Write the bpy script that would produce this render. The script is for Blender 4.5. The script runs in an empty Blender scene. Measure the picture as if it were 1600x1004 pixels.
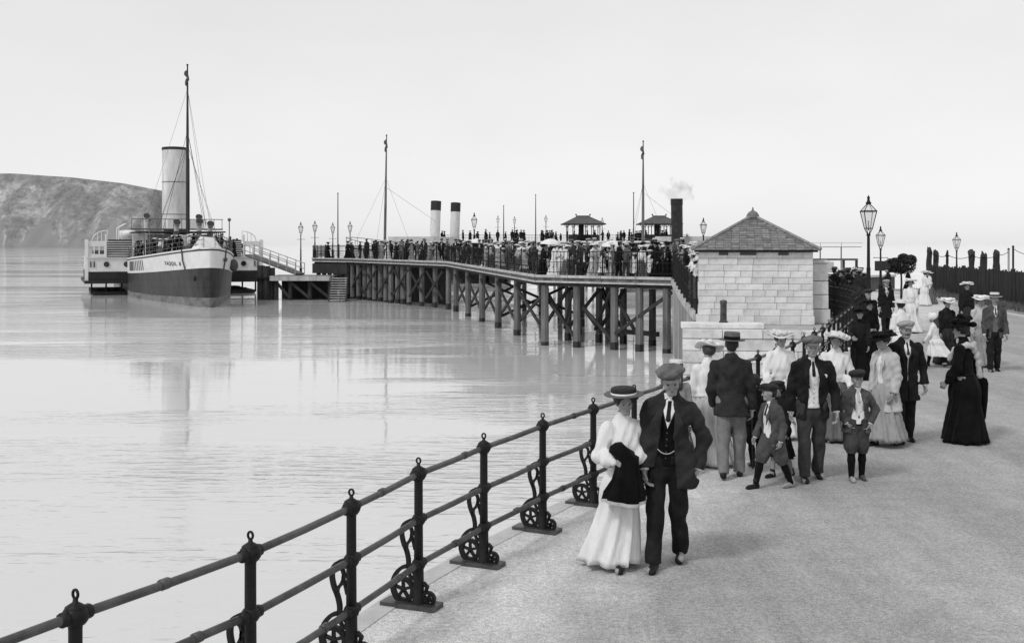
import bpy, bmesh, math, random
import numpy as np
from mathutils import Vector, Matrix
random.seed(7)
rng = np.random.default_rng(11)
R = math.radians
sc = bpy.context.scene
col = sc.collection

# ------------------------------------------------------------------ camera, sky, sun, exposure
EYE = 2.78          # eye height above the promenade
FPX = 1750.0        # focal length in pixels of a 1600 px wide picture
cam_d = bpy.data.cameras.new('camera')
cam = bpy.data.objects.new('camera', cam_d)
col.objects.link(cam)
cam.location = (0, 0, EYE)
cam.rotation_euler = (R(90), 0, 0)
cam_d.sensor_width = 36
cam_d.lens = 36 * FPX / 1600
cam_d.shift_y = -121 / 1600
cam_d.clip_start = 0.1
cam_d.clip_end = 60000
sc.camera = cam

SUN_DIR = Vector((-0.50, -0.52, 0.80)).normalized()   # towards the sun
world = bpy.data.worlds.new('World')
sc.world = world
world.use_nodes = True
wn = world.node_tree
wn.nodes.clear()
sky = wn.nodes.new('ShaderNodeTexSky')
sky.sky_type = 'NISHITA'
sky.sun_disc = False
sky.sun_elevation = math.asin(SUN_DIR.z)
sky.sun_rotation = math.atan2(SUN_DIR.x, SUN_DIR.y)
sky.air_density = 1.0
sky.dust_density = 1.0
sky.ozone_density = 1.0
bw = wn.nodes.new('ShaderNodeRGBToBW')
bg = wn.nodes.new('ShaderNodeBackground')
wout = wn.nodes.new('ShaderNodeOutputWorld')
wtc = wn.nodes.new('ShaderNodeTexCoord')
wno = wn.nodes.new('ShaderNodeTexNoise')       # faint high cloud
wno.inputs['Scale'].default_value = 5.0
wno.inputs['Detail'].default_value = 5.0
wma = wn.nodes.new('ShaderNodeMapping')
wma.inputs['Scale'].default_value = (1, 1, 2.6)
wmr = wn.nodes.new('ShaderNodeMapRange')
wmr.inputs['From Min'].default_value = 0.3
wmr.inputs['From Max'].default_value = 0.7
wmr.inputs['To Min'].default_value = 0.97
wmr.inputs['To Max'].default_value = 1.02
wmul = wn.nodes.new('ShaderNodeMath')
wmul.operation = 'MULTIPLY'
L = wn.links.new
L(wtc.outputs['Generated'], wma.inputs[0]); L(wma.outputs[0], wno.inputs['Vector'])
L(wno.outputs[0], wmr.inputs[0])
wpw = wn.nodes.new('ShaderNodeMath'); wpw.operation = 'POWER'; wpw.inputs[1].default_value = 0.22   # thin even haze evens the sky out
wsc = wn.nodes.new('ShaderNodeMath'); wsc.operation = 'MULTIPLY'; wsc.inputs[1].default_value = 8.0
L(sky.outputs[0], bw.inputs[0]); L(bw.outputs[0], wpw.inputs[0]); L(wpw.outputs[0], wsc.inputs[0]); L(wsc.outputs[0], wmul.inputs[0]); L(wmr.outputs[0], wmul.inputs[1])
L(wmul.outputs[0], bg.inputs[0]); L(bg.outputs[0], wout.inputs[0])
bg.inputs[1].default_value = 0.085

sun_d = bpy.data.lights.new('sun', 'SUN')
sun_d.energy = 1.5
sun_d.angle = R(10)
sun_d.color = (1, 1, 1)
sun_o = bpy.data.objects.new('sun', sun_d)
col.objects.link(sun_o)
sun_o.rotation_euler = (-SUN_DIR).to_track_quat('-Z', 'Y').to_euler()
sun_o.location = SUN_DIR * 60
sc.view_settings.view_transform = 'Standard'
sc.view_settings.look = 'None'
sc.view_settings.gamma = 1
sc.view_settings.exposure = -0.15
sc.view_settings.use_curve_mapping = False
sc.cycles.max_bounces = 6
sc.cycles.use_denoising = True

# ------------------------------------------------------------------ materials (all greys, as on a monochrome plate)
MATS = {}
def mat(name, v, rough=0.7, var=0.15, scale=6.0, bump=0.2, bscale=None, spec=0.3, metal=0.0, stretch=(1, 1, 1), dist=0.02, v2=None):
    if name in MATS:
        return MATS[name]
    m = bpy.data.materials.new(name)
    m.use_nodes = True
    nt = m.node_tree
    b = nt.nodes['Principled BSDF']
    b.inputs['Roughness'].default_value = rough
    b.inputs['Specular IOR Level'].default_value = spec
    b.inputs['Metallic'].default_value = metal
    tc = nt.nodes.new('ShaderNodeTexCoord')
    mp = nt.nodes.new('ShaderNodeMapping')
    mp.inputs['Scale'].default_value = stretch
    nt.links.new(tc.outputs['Object'], mp.inputs[0])
    no = nt.nodes.new('ShaderNodeTexNoise')
    no.inputs['Scale'].default_value = scale
    no.inputs['Detail'].default_value = 6
    no.inputs['Roughness'].default_value = 0.65
    nt.links.new(mp.outputs[0], no.inputs['Vector'])
    rp = nt.nodes.new('ShaderNodeMapRange')
    rp.inputs['From Min'].default_value = 0.3
    rp.inputs['From Max'].default_value = 0.7
    lo, hi = (v * (1 - var), v * (1 + var)) if v2 is None else (v, v2)
    rp.inputs['To Min'].default_value = lo
    rp.inputs['To Max'].default_value = hi
    nt.links.new(no.outputs[0], rp.inputs[0])
    nt.links.new(rp.outputs[0], b.inputs['Base Color'])
    if bump:
        n2 = nt.nodes.new('ShaderNodeTexNoise')
        n2.inputs['Scale'].default_value = bscale or scale * 6
        n2.inputs['Detail'].default_value = 4
        nt.links.new(mp.outputs[0], n2.inputs['Vector'])
        bp = nt.nodes.new('ShaderNodeBump')
        bp.inputs['Strength'].default_value = bump
        bp.inputs['Distance'].default_value = dist
        nt.links.new(n2.outputs[0], bp.inputs['Height'])
        nt.links.new(bp.outputs[0], b.inputs['Normal'])
    MATS[name] = m
    return m

IRON = mat('black_iron', 0.010, 0.55, 0.4, 9, 0.25, 40, 0.25)
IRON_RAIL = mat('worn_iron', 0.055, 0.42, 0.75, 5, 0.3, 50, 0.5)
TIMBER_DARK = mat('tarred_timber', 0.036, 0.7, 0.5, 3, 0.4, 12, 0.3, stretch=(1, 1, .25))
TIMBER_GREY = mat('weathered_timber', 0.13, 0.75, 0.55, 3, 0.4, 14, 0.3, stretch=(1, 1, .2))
TIMBER_PALE = mat('pale_timber', 0.42, 0.75, 0.3, 2.5, 0.3, 14, 0.3, stretch=(1, 1, .25))
PAINT_WHITE = mat('white_paint', 0.72, 0.5, 0.10, 1.2, 0.05, 20)
PAINT_CREAM = mat('cream_paint', 0.55, 0.5, 0.14, 1.0, 0.05, 20)
PAINT_BLACK = mat('black_paint', 0.02, 0.5, 0.4, 1.0, 0.05, 20)
STONE = mat('pale_stone', 0.64, 0.85, 0.18, 3.0, 0.5, 14)
STONE2 = mat('pale_stone_lighter', 0.70, 0.85, 0.18, 3.0, 0.5, 14)
STONE3 = mat('pale_stone_greyer', 0.58, 0.85, 0.22, 3.0, 0.5, 14)
MORTAR = mat('mortar', 0.52, 0.9, 0.2, 8, 0.3)
SLATE = mat('roof_slate', 0.085, 0.7, 0.5, 5, 0.4, 20)
ROPE = mat('rope', 0.09, 0.8, 0.3, 10, 0.2)
GLASS_DARK = mat('dark_window', 0.02, 0.15, 0.2, 3, 0, spec=0.6)
BRASS = mat('grey_metal', 0.12, 0.4, 0.3, 6, 0.1)
SIGN = mat('sign_board', 0.03, 0.6, 0.3, 6, 0.1)

def glass_mat():
    m = bpy.data.materials.new('lantern_glass'); m.use_nodes = True
    nt = m.node_tree; nt.nodes.clear()
    o = nt.nodes.new('ShaderNodeOutputMaterial')
    mx = nt.nodes.new('ShaderNodeMixShader'); mx.inputs[0].default_value = 0.35
    t = nt.nodes.new('ShaderNodeBsdfTransparent')
    g = nt.nodes.new('ShaderNodeBsdfPrincipled')
    g.inputs['Base Color'].default_value = (.75, .75, .75, 1); g.inputs['Roughness'].default_value = 0.2
    nt.links.new(t.outputs[0], mx.inputs[1]); nt.links.new(g.outputs[0], mx.inputs[2]); nt.links.new(mx.outputs[0], o.inputs[0])
    return m
GLASS = glass_mat()

# ------------------------------------------------------------------ helpers
def site(px, py, z=0.0):
    """a surveyed spot: where the sight line to (px, py) of the 1600-wide view meets height z"""
    d = FPX * (EYE - z) / (py - 381.0)
    return Vector(((px - 800) / FPX * d, d, z))
def at(px, py, d):
    return Vector(((px - 800) / FPX * d, d, EYE - (py - 381.0) / FPX * d))

def tag(o, label=None, cat=None, group=None, kind=None):
    if label: o['label'] = label
    if cat: o['category'] = cat
    if group: o['group'] = group
    if kind: o['kind'] = kind
    return o
def empty(name, loc=(0, 0, 0), rz=0.0, parent=None):
    o = bpy.data.objects.new(name, None)
    o.empty_display_size = 0.2
    col.objects.link(o)
    o.location = loc
    o.rotation_euler = (0, 0, rz)
    if parent: o.parent = parent
    return o
def thing(name, label, cat, loc=(0, 0, 0), rz=0.0, group=None):
    return tag(empty(name, loc, rz), label, cat, group)
def link(name, me, parent=None, loc=None, rot=None):
    o = bpy.data.objects.new(name, me)
    col.objects.link(o)
    if parent: o.parent = parent
    if loc is not None: o.location = loc
    if rot is not None: o.rotation_euler = rot
    return o

class MB:
    """collects shapes for one mesh object"""
    def __init__(s):
        s.v = []; s.f = []; s.mi = []; s.cur = 0
    def add(s, vs, fs):
        n = len(s.v)
        s.v.extend([tuple(v) for v in vs])
        for f in fs:
            s.f.append(tuple(n + i for i in f)); s.mi.append(s.cur)
        return s
    def box(s, c, size, rz=0.0, rx=0.0, M=None):
        hx, hy, hz = size[0] / 2, size[1] / 2, size[2] / 2
        P = [Vector((sx * hx, sy * hy, sz * hz)) for sz in (-1, 1) for sy in (-1, 1) for sx in (-1, 1)]
        if M is None:
            M = Matrix.Rotation(rz, 3, 'Z') @ Matrix.Rotation(rx, 3, 'X')
        c = Vector(c)
        return s.add([M @ p + c for p in P], [(0, 2, 3, 1), (4, 5, 7, 6), (0, 1, 5, 4), (2, 6, 7, 3), (0, 4, 6, 2), (1, 3, 7, 5)])
    def beam(s, a, b, w, h):
        a, b = Vector(a), Vector(b)
        d = b - a
        if d.length < 1e-6: return s
        q = d.to_track_quat('Y', 'Z').to_matrix()
        return s.box((a + b) / 2, (w, d.length, h), M=q)
    def tube(s, pts, rad, n=8, caps=True):
        pts = [Vector(p) for p in pts]
        rs = rad if isinstance(rad, (list, tuple)) else [rad] * len(pts)
        rings = []; up = Vector((0, 0, 1)); prev = None
        for i, p in enumerate(pts):
            t = (pts[min(i + 1, len(pts) - 1)] - pts[max(i - 1, 0)])
            if t.length < 1e-9: t = Vector((0, 0, 1))
            t.normalize()
            if prev is None:
                a = t.cross(up if abs(t.z) < .95 else Vector((1, 0, 0))).normalized()
            else:
                a = (prev - t * prev.dot(t)).normalized()
            prev = a
            b = t.cross(a)
            rings.append([p + (a * math.cos(2 * math.pi * k / n) + b * math.sin(2 * math.pi * k / n)) * rs[i] for k in range(n)])
        vs = [v for r in rings for v in r]
        fs = []
        for i in range(len(pts) - 1):
            for k in range(n):
                k2 = (k + 1) % n
                fs.append((i * n + k, i * n + k2, (i + 1) * n + k2, (i + 1) * n + k))
        if caps:
            fs.append(tuple(range(n - 1, -1, -1))); fs.append(tuple((len(pts) - 1) * n + k for k in range(n)))
        return s.add(vs, fs)
    def lathe(s, prof, c=(0, 0, 0), n=16, sx=1.0, sy=1.0):
        c = Vector(c)
        vs = []; fs = []
        for r, z in prof:
            for k in range(n):
                a = 2 * math.pi * k / n
                vs.append(c + Vector((r * math.cos(a) * sx, r * math.sin(a) * sy, z)))
        m = len(prof)
        for i in range(m - 1):
            for k in range(n):
                k2 = (k + 1) % n
                fs.append((i * n + k, i * n + k2, (i + 1) * n + k2, (i + 1) * n + k))
        if prof[0][0] > 1e-4: fs.append(tuple(range(n - 1, -1, -1)))
        if prof[-1][0] > 1e-4: fs.append(tuple((m - 1) * n + k for k in range(n)))
        return s.add(vs, fs)
    def prism(s, poly, z0, z1):
        n = len(poly)
        vs = [(x, y, z0) for x, y in poly] + [(x, y, z1) for x, y in poly]
        fs = [tuple(range(n - 1, -1, -1)), tuple(range(n, 2 * n))]
        fs += [(i, (i + 1) % n, n + (i + 1) % n, n + i) for i in range(n)]
        return s.add(vs, fs)
    def plate(s, outline, thick, M=Matrix.Identity(3), c=(0, 0, 0)):
        """outline in local x,z; thickness along local y"""
        n = len(outline); c = Vector(c)
        vs = [M @ Vector((x, -thick / 2, z)) + c for x, z in outline] + [M @ Vector((x, thick / 2, z)) + c for x, z in outline]
        fs = [tuple(range(n)), tuple(range(2 * n - 1, n - 1, -1))]
        fs += [((i + 1) % n, i, n + i, n + (i + 1) % n) for i in range(n)]
        return s.add(vs, fs)
    def ball(s, c, r, n=10, sc3=(1, 1, 1)):
        prof = [(max(1e-5, math.sin(math.pi * i / n)) * r, -math.cos(math.pi * i / n) * r) for i in range(n + 1)]
        c = Vector(c)
        k0 = len(s.v)
        s.lathe(prof, (0, 0, 0), n + 2)
        for i in range(k0, len(s.v)):
            v = s.v[i]
            s.v[i] = (v[0] * sc3[0] + c.x, v[1] * sc3[1] + c.y, v[2] * sc3[2] + c.z)
        return s
    def mesh(s, name, mats, smooth=False):
        me = bpy.data.meshes.new(name)
        me.from_pydata(s.v, [], s.f)
        for m in (mats if isinstance(mats, (list, tuple)) else [mats]):
            me.materials.append(m)
        if any(s.mi): me.polygons.foreach_set('material_index', s.mi)
        if smooth: me.polygons.foreach_set('use_smooth', [True] * len(me.polygons))
        me.update()
        return me
    def build(s, name, mats, parent=None, smooth=False, loc=None, rot=None):
        return link(name, s.mesh(name, mats, smooth), parent, loc, rot)

def bevel(o, w=0.01, seg=1):
    md = o.modifiers.new('bevel', 'BEVEL'); md.width = w; md.segments = seg; md.limit_method = 'ANGLE'
    return o
def smooth_by_angle(o, ang=40):
    o.data.polygons.foreach_set('use_smooth', [True] * len(o.data.polygons))
    o.data.set_sharp_from_angle(angle=R(ang))
    return o
def catmull(pts, n=8):
    out = []
    P = [Vector(p) for p in pts]
    for i in range(len(P) - 1):
        p0, p1, p2, p3 = P[max(i - 1, 0)], P[i], P[i + 1], P[min(i + 2, len(P) - 1)]
        for k in range(n):
            t = k / n
            out.append(0.5 * (2 * p1 + (p2 - p0) * t + (2 * p0 - 5 * p1 + 4 * p2 - p3) * t * t + (3 * p1 - p0 - 3 * p2 + p3) * t ** 3))
    out.append(P[-1])
    return out
def copy_tree(o, parent=None):
    c = o.copy(); col.objects.link(c); c.parent = parent
    for ch in list(o.children): copy_tree(ch, c)
    return c
# ------------------------------------------------------------------ water
WATER_Z = -2.1
def water_mat():
    m = bpy.data.materials.new('sea_water'); m.use_nodes = True
    nt = m.node_tree; b = nt.nodes['Principled BSDF']
    b.inputs['Base Color'].default_value = (.64, .64, .64, 1)
    b.inputs['Roughness'].default_value = 0.03
    b.inputs['IOR'].default_value = 1.33
    b.inputs['Specular IOR Level'].default_value = 0.6
    g = nt.nodes.new('ShaderNodeNewGeometry')
    def noise(sx, sy, detail, rough=.55):
        mp = nt.nodes.new('ShaderNodeMapping'); mp.inputs['Scale'].default_value = (sx, sy, 1)
        nt.links.new(g.outputs['Position'], mp.inputs[0])
        n = nt.nodes.new('ShaderNodeTexNoise'); n.inputs['Scale'].default_value = 1; n.inputs['Detail'].default_value = detail
        n.inputs['Roughness'].default_value = rough
        nt.links.new(mp.outputs[0], n.inputs['Vector']); return n
    n1 = noise(.8, 3.4, 3); n2 = noise(.10, .33, 3); n3 = noise(.02, .075, 4)
    # patches of calm and of ripple
    mr = nt.nodes.new('ShaderNodeMapRange'); mr.inputs['From Min'].default_value = .45; mr.inputs['From Max'].default_value = .66
    mr.inputs['To Min'].default_value = .30; mr.inputs['To Max'].default_value = 7.0
    nt.links.new(n3.outputs[0], mr.inputs[0])
    mu = nt.nodes.new('ShaderNodeMath'); mu.operation = 'MULTIPLY'
    nt.links.new(n1.outputs[0], mu.inputs[0]); nt.links.new(mr.outputs[0], mu.inputs[1])
    ad = nt.nodes.new('ShaderNodeMath'); ad.operation = 'MULTIPLY_ADD'; ad.inputs[1].default_value = .8
    nt.links.new(n2.outputs[0], ad.inputs[0]); nt.links.new(mu.outputs[0], ad.inputs[2])
    bp = nt.nodes.new('ShaderNodeBump'); bp.inputs['Strength'].default_value = 0.5; bp.inputs['Distance'].default_value = .034
    nt.links.new(ad.outputs[0], bp.inputs['Height']); nt.links.new(bp.outputs[0], b.inputs['Normal'])
    return m
WATER = water_mat()
mb = MB()
mb.add([(-30000, -400, WATER_Z), (30000, -400, WATER_Z), (30000, 30000, WATER_Z), (-30000, 30000, WATER_Z)], [(0, 1, 2, 3)])
tag(mb.build('sea', WATER), kind='structure')

# ------------------------------------------------------------------ promenade
POSTS = [(-3.82, 2.09), (-3.23, 3.17), (-2.65, 4.24), (-2.07, 5.31), (-1.49, 6.38), (-1.0735, 7.485), (-.716, 8.58), (-.244, 9.69), (.297, 10.84), (.865, 11.92)]
RAILPATH = [Vector((x, y, 0)) for x, y in POSTS] + [Vector(p) for p in ((1.42, 13.02, 0), (1.98, 14.1, 0), (2.57, 15.18, 0), (3.17, 16.25, 0), (3.8, 17.3, 0), (4.35, 18.42, 0), (4.9, 19.55, 0), (5.4, 20.7, 0), (5.9, 21.85, 0), (6.38, 23.0, 0), (6.85, 24.2, 0), (7.3, 25.4, 0), (7.75, 26.6, 0), (8.2, 27.8, 0), (8.65, 29.0, 0), (9.1, 30.2, 0), (9.55, 31.4, 0))]
def offset(path, k):
    out = []
    for i, p in enumerate(path):
        t = (path[min(i + 1, len(path) - 1)] - path[max(i - 1, 0)]).normalized()
        out.append(p + Vector((-t.y, t.x, 0)) * k)
    return out
EDGE = catmull(offset(RAILPATH, 0.34), 3)

def ground_mat(name, v, var, patch, strip=False):
    m = bpy.data.materials.new(name); m.use_nodes = True
    nt = m.node_tree; b = nt.nodes['Principled BSDF']
    b.inputs['Roughness'].default_value = 0.92; b.inputs['Specular IOR Level'].default_value = .15
    tc = nt.nodes.new('ShaderNodeNewGeometry')
    def noise(s, d, r=.6, st=(1, 1, 1)):
        mp = nt.nodes.new('ShaderNodeMapping'); mp.inputs['Scale'].default_value = st
        nt.links.new(tc.outputs['Position'], mp.inputs[0])
        n = nt.nodes.new('ShaderNodeTexNoise'); n.inputs['Scale'].default_value = s; n.inputs['Detail'].default_value = d
        n.inputs['Roughness'].default_value = r; nt.links.new(mp.outputs[0], n.inputs['Vector']); return n
    big = noise(.35, 4, st=(1.6, .5, 1)); mid = noise(3.5, 5, .7); grit = noise(80, 3, .6); fine = noise(160, 2, .7)
    def mr(n, a, c, f0=.3, f1=.7):
        r = nt.nodes.new('ShaderNodeMapRange'); r.inputs['From Min'].default_value = f0; r.inputs['From Max'].default_value = f1
        r.inputs['To Min'].default_value = a; r.inputs['To Max'].default_value = c; nt.links.new(n.outputs[0], r.inputs[0]); return r
    def mul(a, c):
        k = nt.nodes.new('ShaderNodeMath'); k.operation = 'MULTIPLY'; nt.links.new(a.outputs[0], k.inputs[0]); nt.links.new(c.outputs[0], k.inputs[1]); return k
    A = mul(mr(big, v * (1 - patch), v * (1 + patch)), mr(mid, 1 - var, 1 + var))
    if strip:      # paler swept dust on the walk beside the railing
        sx = nt.nodes.new('ShaderNodeSeparateXYZ'); nt.links.new(tc.outputs['Position'], sx.inputs[0])
        k1 = nt.nodes.new('ShaderNodeMath'); k1.operation = 'MULTIPLY_ADD'; k1.inputs[1].default_value = -.462; k1.inputs[2].default_value = 4.62
        nt.links.new(sx.outputs['Y'], k1.inputs[0])
        k2 = nt.nodes.new('ShaderNodeMath'); k2.operation = 'ADD'; nt.links.new(sx.outputs['X'], k2.inputs[0]); nt.links.new(k1.outputs[0], k2.inputs[1])
        n4 = noise(1.3, 5, .65); k3 = nt.nodes.new('ShaderNodeMath'); k3.operation = 'MULTIPLY_ADD'; k3.inputs[1].default_value = -1.5
        nt.links.new(n4.outputs[0], k3.inputs[0]); nt.links.new(k2.outputs[0], k3.inputs[2])
        A = mul(A, mr(k3, 1.55, .95, -.15, .95))
    g3 = noise(24, 3, .7); A = mul(A, mr(g3, .72, 1.28))
    tr = noise(.9, 4, .6, (2.6, .22, 1)); A = mul(A, mr(tr, .88, 1.10, .32, .68))       # wheel and foot wear along the road
    vo = nt.nodes.new('ShaderNodeTexVoronoi'); vo.inputs['Scale'].default_value = 3.2; nt.links.new(tc.outputs['Position'], vo.inputs['Vector'])
    A = mul(A, mr(vo, .62, 1.0, .015, .05))                                              # scattered dark pebbles and droppings
    Bm = mul(A, mr(grit, .58, 1.36, .3, .7)); Cm = mul(Bm, mr(fine, .8, 1.18))
    nt.links.new(Cm.outputs[0], b.inputs['Base Color'])
    bp = nt.nodes.new('ShaderNodeBump'); bp.inputs['Strength'].default_value = .6; bp.inputs['Distance'].default_value = .012
    nt.links.new(grit.outputs[0], bp.inputs['Height']); nt.links.new(bp.outputs[0], b.inputs['Normal'])
    return m
GRAVEL = ground_mat('rolled_gravel', .395, .13, .13, True)
EARTH = ground_mat('dusty_verge', .30, .18, .2)

shore = [(p.x, p.y) for p in EDGE] + [(10.15, 33.0), (11.0, 36.2), (12.0, 37.4), (12.15, 42.3), (12.35, 45), (12.65, 50.5), (13.45, 58.6), (15.5, 62), (20, 68), (90, 75), (90, -40), (-14, -40)]
shore = [(-26, -40)] + shore[:-1]
mb = MB(); mb.add([(x, y, 0) for x, y in shore], [tuple(range(len(shore)))[::-1]])
tag(mb.build('promenade', GRAVEL), kind='structure')
# sea wall under the promenade edge
CONC = mat('sea_wall_stone', .40, .9, .25, 2.0, .5, 10)
mb = MB()
n = len(shore) - 2
vs = []; fs = []
for (x, y) in shore[:n]:
    vs += [(x, y, -0.003), (x, y, -4)]
for i in range(n - 1):
    fs.append((2 * i, 2 * i + 1, 2 * i + 3, 2 * i + 2))
mb.add(vs, fs)
tag(mb.build('sea_wall', CONC), kind='structure')
# slim stone coping along the edge, laid stone by stone
coping = tag(empty('coping', (0, 0, 0)), kind='structure')
COPE = mat('coping_stone', .50, .9, .15, 5, .4, 30)
inner = offset(EDGE, -0.16); outer = offset(EDGE, 0.03)
acc = 0; seg = [0]
cl = [0]
for i in range(1, len(EDGE)):
    cl.append(cl[-1] + (EDGE[i] - EDGE[i - 1]).length)
def along(path, s):
    for i in range(1, len(path)):
        if cl[i] >= s:
            t = (s - cl[i - 1]) / max(1e-6, cl[i] - cl[i - 1]); return path[i - 1].lerp(path[i], t)
    return path[-1]
s0 = 2.0
while s0 + 1.1 < cl[-1]:
    ln = 1.35 + .15 * random.random(); s1 = min(s0 + ln, cl[-1])
    q = [along(inner, s0 + .006), along(outer, s0 + .006), along(outer, s1 - .006), along(inner, s1 - .006)]
    mb = MB(); zt = .006 + .003 * random.random()
    mb.prism([(p.x, p.y) for p in q][::-1], -.14, zt)
    mb.build('coping_stone', COPE, coping)
    s0 = s1

# ------------------------------------------------------------------ quay under the hut
quay = tag(empty('quay', (0, 0, 0)), kind='structure')
mb = MB(); mb.prism([(5.66, 37.05), (12.6, 36.2), (13.6, 46.5), (7.7, 46.0), (6.55, 40.3)], -4, -.02)
mb.build('quay_core', CONC, quay)
# facing blocks of the quay front
fa, fb = Vector((5.62, 36.95, 0)), Vector((12.3, 36.1, 0))
fd = (fb - fa).normalized(); fL = (fb - fa).length; frz = math.atan2(fd.y, fd.x)
zrow = -.02
for r in range(5):
    h = .40 if r else .30
    x = 0.0 if r % 2 == 0 else -.55
    while x < fL - .05:
        w = 1.1 + .25 * random.random(); x0, x1 = max(0, x), min(fL, x + w)
        if x1 - x0 > .12:
            mb = MB(); c = fa + fd * ((x0 + x1) / 2)
            mb.box((c.x, c.y, zrow - h / 2), (x1 - x0 - .016, .22 + (.08 if r == 0 else .03 * random.random()), h - .016), rz=frz)
            bevel(mb.build('stone_block', random.choice((STONE, STONE2, STONE3)), quay), .012)
        x += w
    zrow -= h
# the low stone block with its upright iron post stands on the quay's seaward end
blk = thing('stone_block', 'low flat stone block carrying an iron post before the hut wall', 'stone block', (7.0, 37.35, -.02), frz)
mb = MB(); mb.box((0, 0, .09), (2.7, .75, .18)); bevel(mb.build('capstone', STONE2, blk), .02)
bol = thing('bollard', 'short round iron post on the stone block before the hut', 'bollard', (7.06, 37.4, .16))
mb = MB(); mb.lathe([(.15, 0), (.15, .04), (.115, .06), (.105, .6), (.12, .64), (.125, .70), (.10, .74), (.0001, .76)], n=14)
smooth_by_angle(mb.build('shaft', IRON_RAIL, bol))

# ------------------------------------------------------------------ headland
def cliff():
    m = bpy.data.materials.new('chalk_and_turf'); m.use_nodes = True
    nt = m.node_tree; b = nt.nodes['Principled BSDF']; b.inputs['Roughness'].default_value = .95; b.inputs['Specular IOR Level'].default_value = .1
    g = nt.nodes.new('ShaderNodeNewGeometry')
    mp = nt.nodes.new('ShaderNodeMapping'); mp.inputs['Scale'].default_value = (.030, .02, .018); mp.inputs['Rotation'].default_value = (0, R(35), 0)
    nt.links.new(g.outputs['Position'], mp.inputs[0])
    n1 = nt.nodes.new('ShaderNodeTexNoise'); n1.inputs['Scale'].default_value = 1; n1.inputs['Detail'].default_value = 9; n1.inputs['Roughness'].default_value = .72; n1.inputs['Distortion'].default_value = .6
    nt.links.new(mp.outputs[0], n1.inputs['Vector'])
    n2 = nt.nodes.new('ShaderNodeTexNoise'); n2.inputs['Scale'].default_value = .11; n2.inputs['Detail'].default_value = 6; n2.inputs['Roughness'].default_value = .8
    nt.links.new(g.outputs['Position'], n2.inputs['Vector'])
    r1 = nt.nodes.new('ShaderNodeValToRGB')
    e = r1.color_ramp.elements
    e[0].position = .36; e[0].color = (.17, .17, .17, 1); e[1].position = .72; e[1].color = (.52, .52, .52, 1)
    k = e.new(.52); k.color = (.235, .235, .235, 1)
    nt.links.new(n1.outputs[0], r1.inputs[0])
    mr = nt.nodes.new('ShaderNodeMapRange'); mr.inputs['From Min'].default_value = .3; mr.inputs['From Max'].default_value = .7; mr.inputs['To Min'].default_value = .6; mr.inputs['To Max'].default_value = 1.45
    nt.links.new(n2.outputs[0], mr.inputs[0])
    mu = nt.nodes.new('ShaderNodeVectorMath'); mu.operation = 'SCALE'
    nt.links.new(r1.outputs[0], mu.inputs[0]); nt.links.new(mr.outputs[0], mu.inputs['Scale'])
    # pale chalk scree fanning out at the foot
    sz = nt.nodes.new('ShaderNodeSeparateXYZ'); nt.links.new(g.outputs['Position'], sz.inputs[0])
    n5 = nt.nodes.new('ShaderNodeTexNoise'); n5.inputs['Scale'].default_value = 1; n5.inputs['Detail'].default_value = 5
    mp5 = nt.nodes.new('ShaderNodeMapping'); mp5.inputs['Scale'].default_value = (.035, .01, .012); mp5.inputs['Rotation'].default_value = (0, R(-38), 0)
    nt.links.new(g.outputs['Position'], mp5.inputs[0]); nt.links.new(mp5.outputs[0], n5.inputs['Vector'])
    h5 = nt.nodes.new('ShaderNodeMath'); h5.operation = 'MULTIPLY_ADD'; h5.inputs[1].default_value = -.0085; nt.links.new(sz.outputs['Z'], h5.inputs[0]); nt.links.new(n5.outputs[0], h5.inputs[2])
    f5 = nt.nodes.new('ShaderNodeMapRange'); f5.inputs['From Min'].default_value = .34; f5.inputs['From Max'].default_value = .46; nt.links.new(h5.outputs[0], f5.inputs[0])
    mx5 = nt.nodes.new('ShaderNodeMix'); mx5.data_type = 'RGBA'; mx5.inputs[7].default_value = (.26, .26, .26, 1)
    nt.links.new(f5.outputs[0], mx5.inputs[0]); nt.links.new(mu.outputs[0], mx5.inputs[6]); nt.links.new(mx5.outputs[2], b.inputs['Base Color'])
    NU, NV = 170, 46
    xs = np.linspace(-1250, -452, NU)
    px = 800 + xs / 1470 * 1750
    top = np.interp(px, [-700, 0, 100, 180, 255, 300], [268, 270, 277, 286, 300, 309])
    H = (381 - top) / 1750 * 1500 + 5
    V = []
    def fb(x, z):
        return (math.sin(x * .043 + 1.3 * math.sin(z * .05)) * 5 + math.sin(x * .11 + z * .06 + 2) * 3 + math.sin(x * .27 - z * .13) * 1.6 + math.sin(x * .61 + z * .31) * .8)
    for i in range(NU):
        u = i / (NU - 1)
        for j in range(NV):
            v = j / (NV - 1)
            z = -2.5 + H[i] * v
            gul = 16 * abs(math.sin(xs[i] * .021 + v * 1.6)) * (1 - v)
            y = 1390 + 105 * v ** 1.25 + gul * .6 + fb(xs[i], z) * .6 + max(0, (u - .96) / .04) ** 2 * 60 + 40 * (1 - u)
            V.append((xs[i], y, z + (fb(xs[i] * 2, z) * .15 if 0 < j < NV - 4 else 0)))
    F = []
    for i in range(NU - 1):
        for j in range(NV - 1):
            a = i * NV + j; F.append((a, a + NV, a + NV + 1, a + 1))
    # plateau behind and the end wall
    base = len(V)
    for i in range(NU):
        t = V[i * NV + NV - 1]; V.append((t[0] * (t[1] + 900) / t[1] - 40, t[1] + 900, t[2] + 6))
    for i in range(NU - 1):
        F.append((i * NV + NV - 1, (i + 1) * NV + NV - 1, base + i + 1, base + i))
    eb = len(V)
    for j in range(NV):
        p = V[(NU - 1) * NV + j]; V.append((p[0] * (p[1] + 900) / p[1] - 40, p[1] + 900, p[2] + 6 * j / NV))
    for j in range(NV - 1):
        a = (NU - 1) * NV + j; F.append((a, eb + j, eb + j + 1, a + 1))
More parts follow.
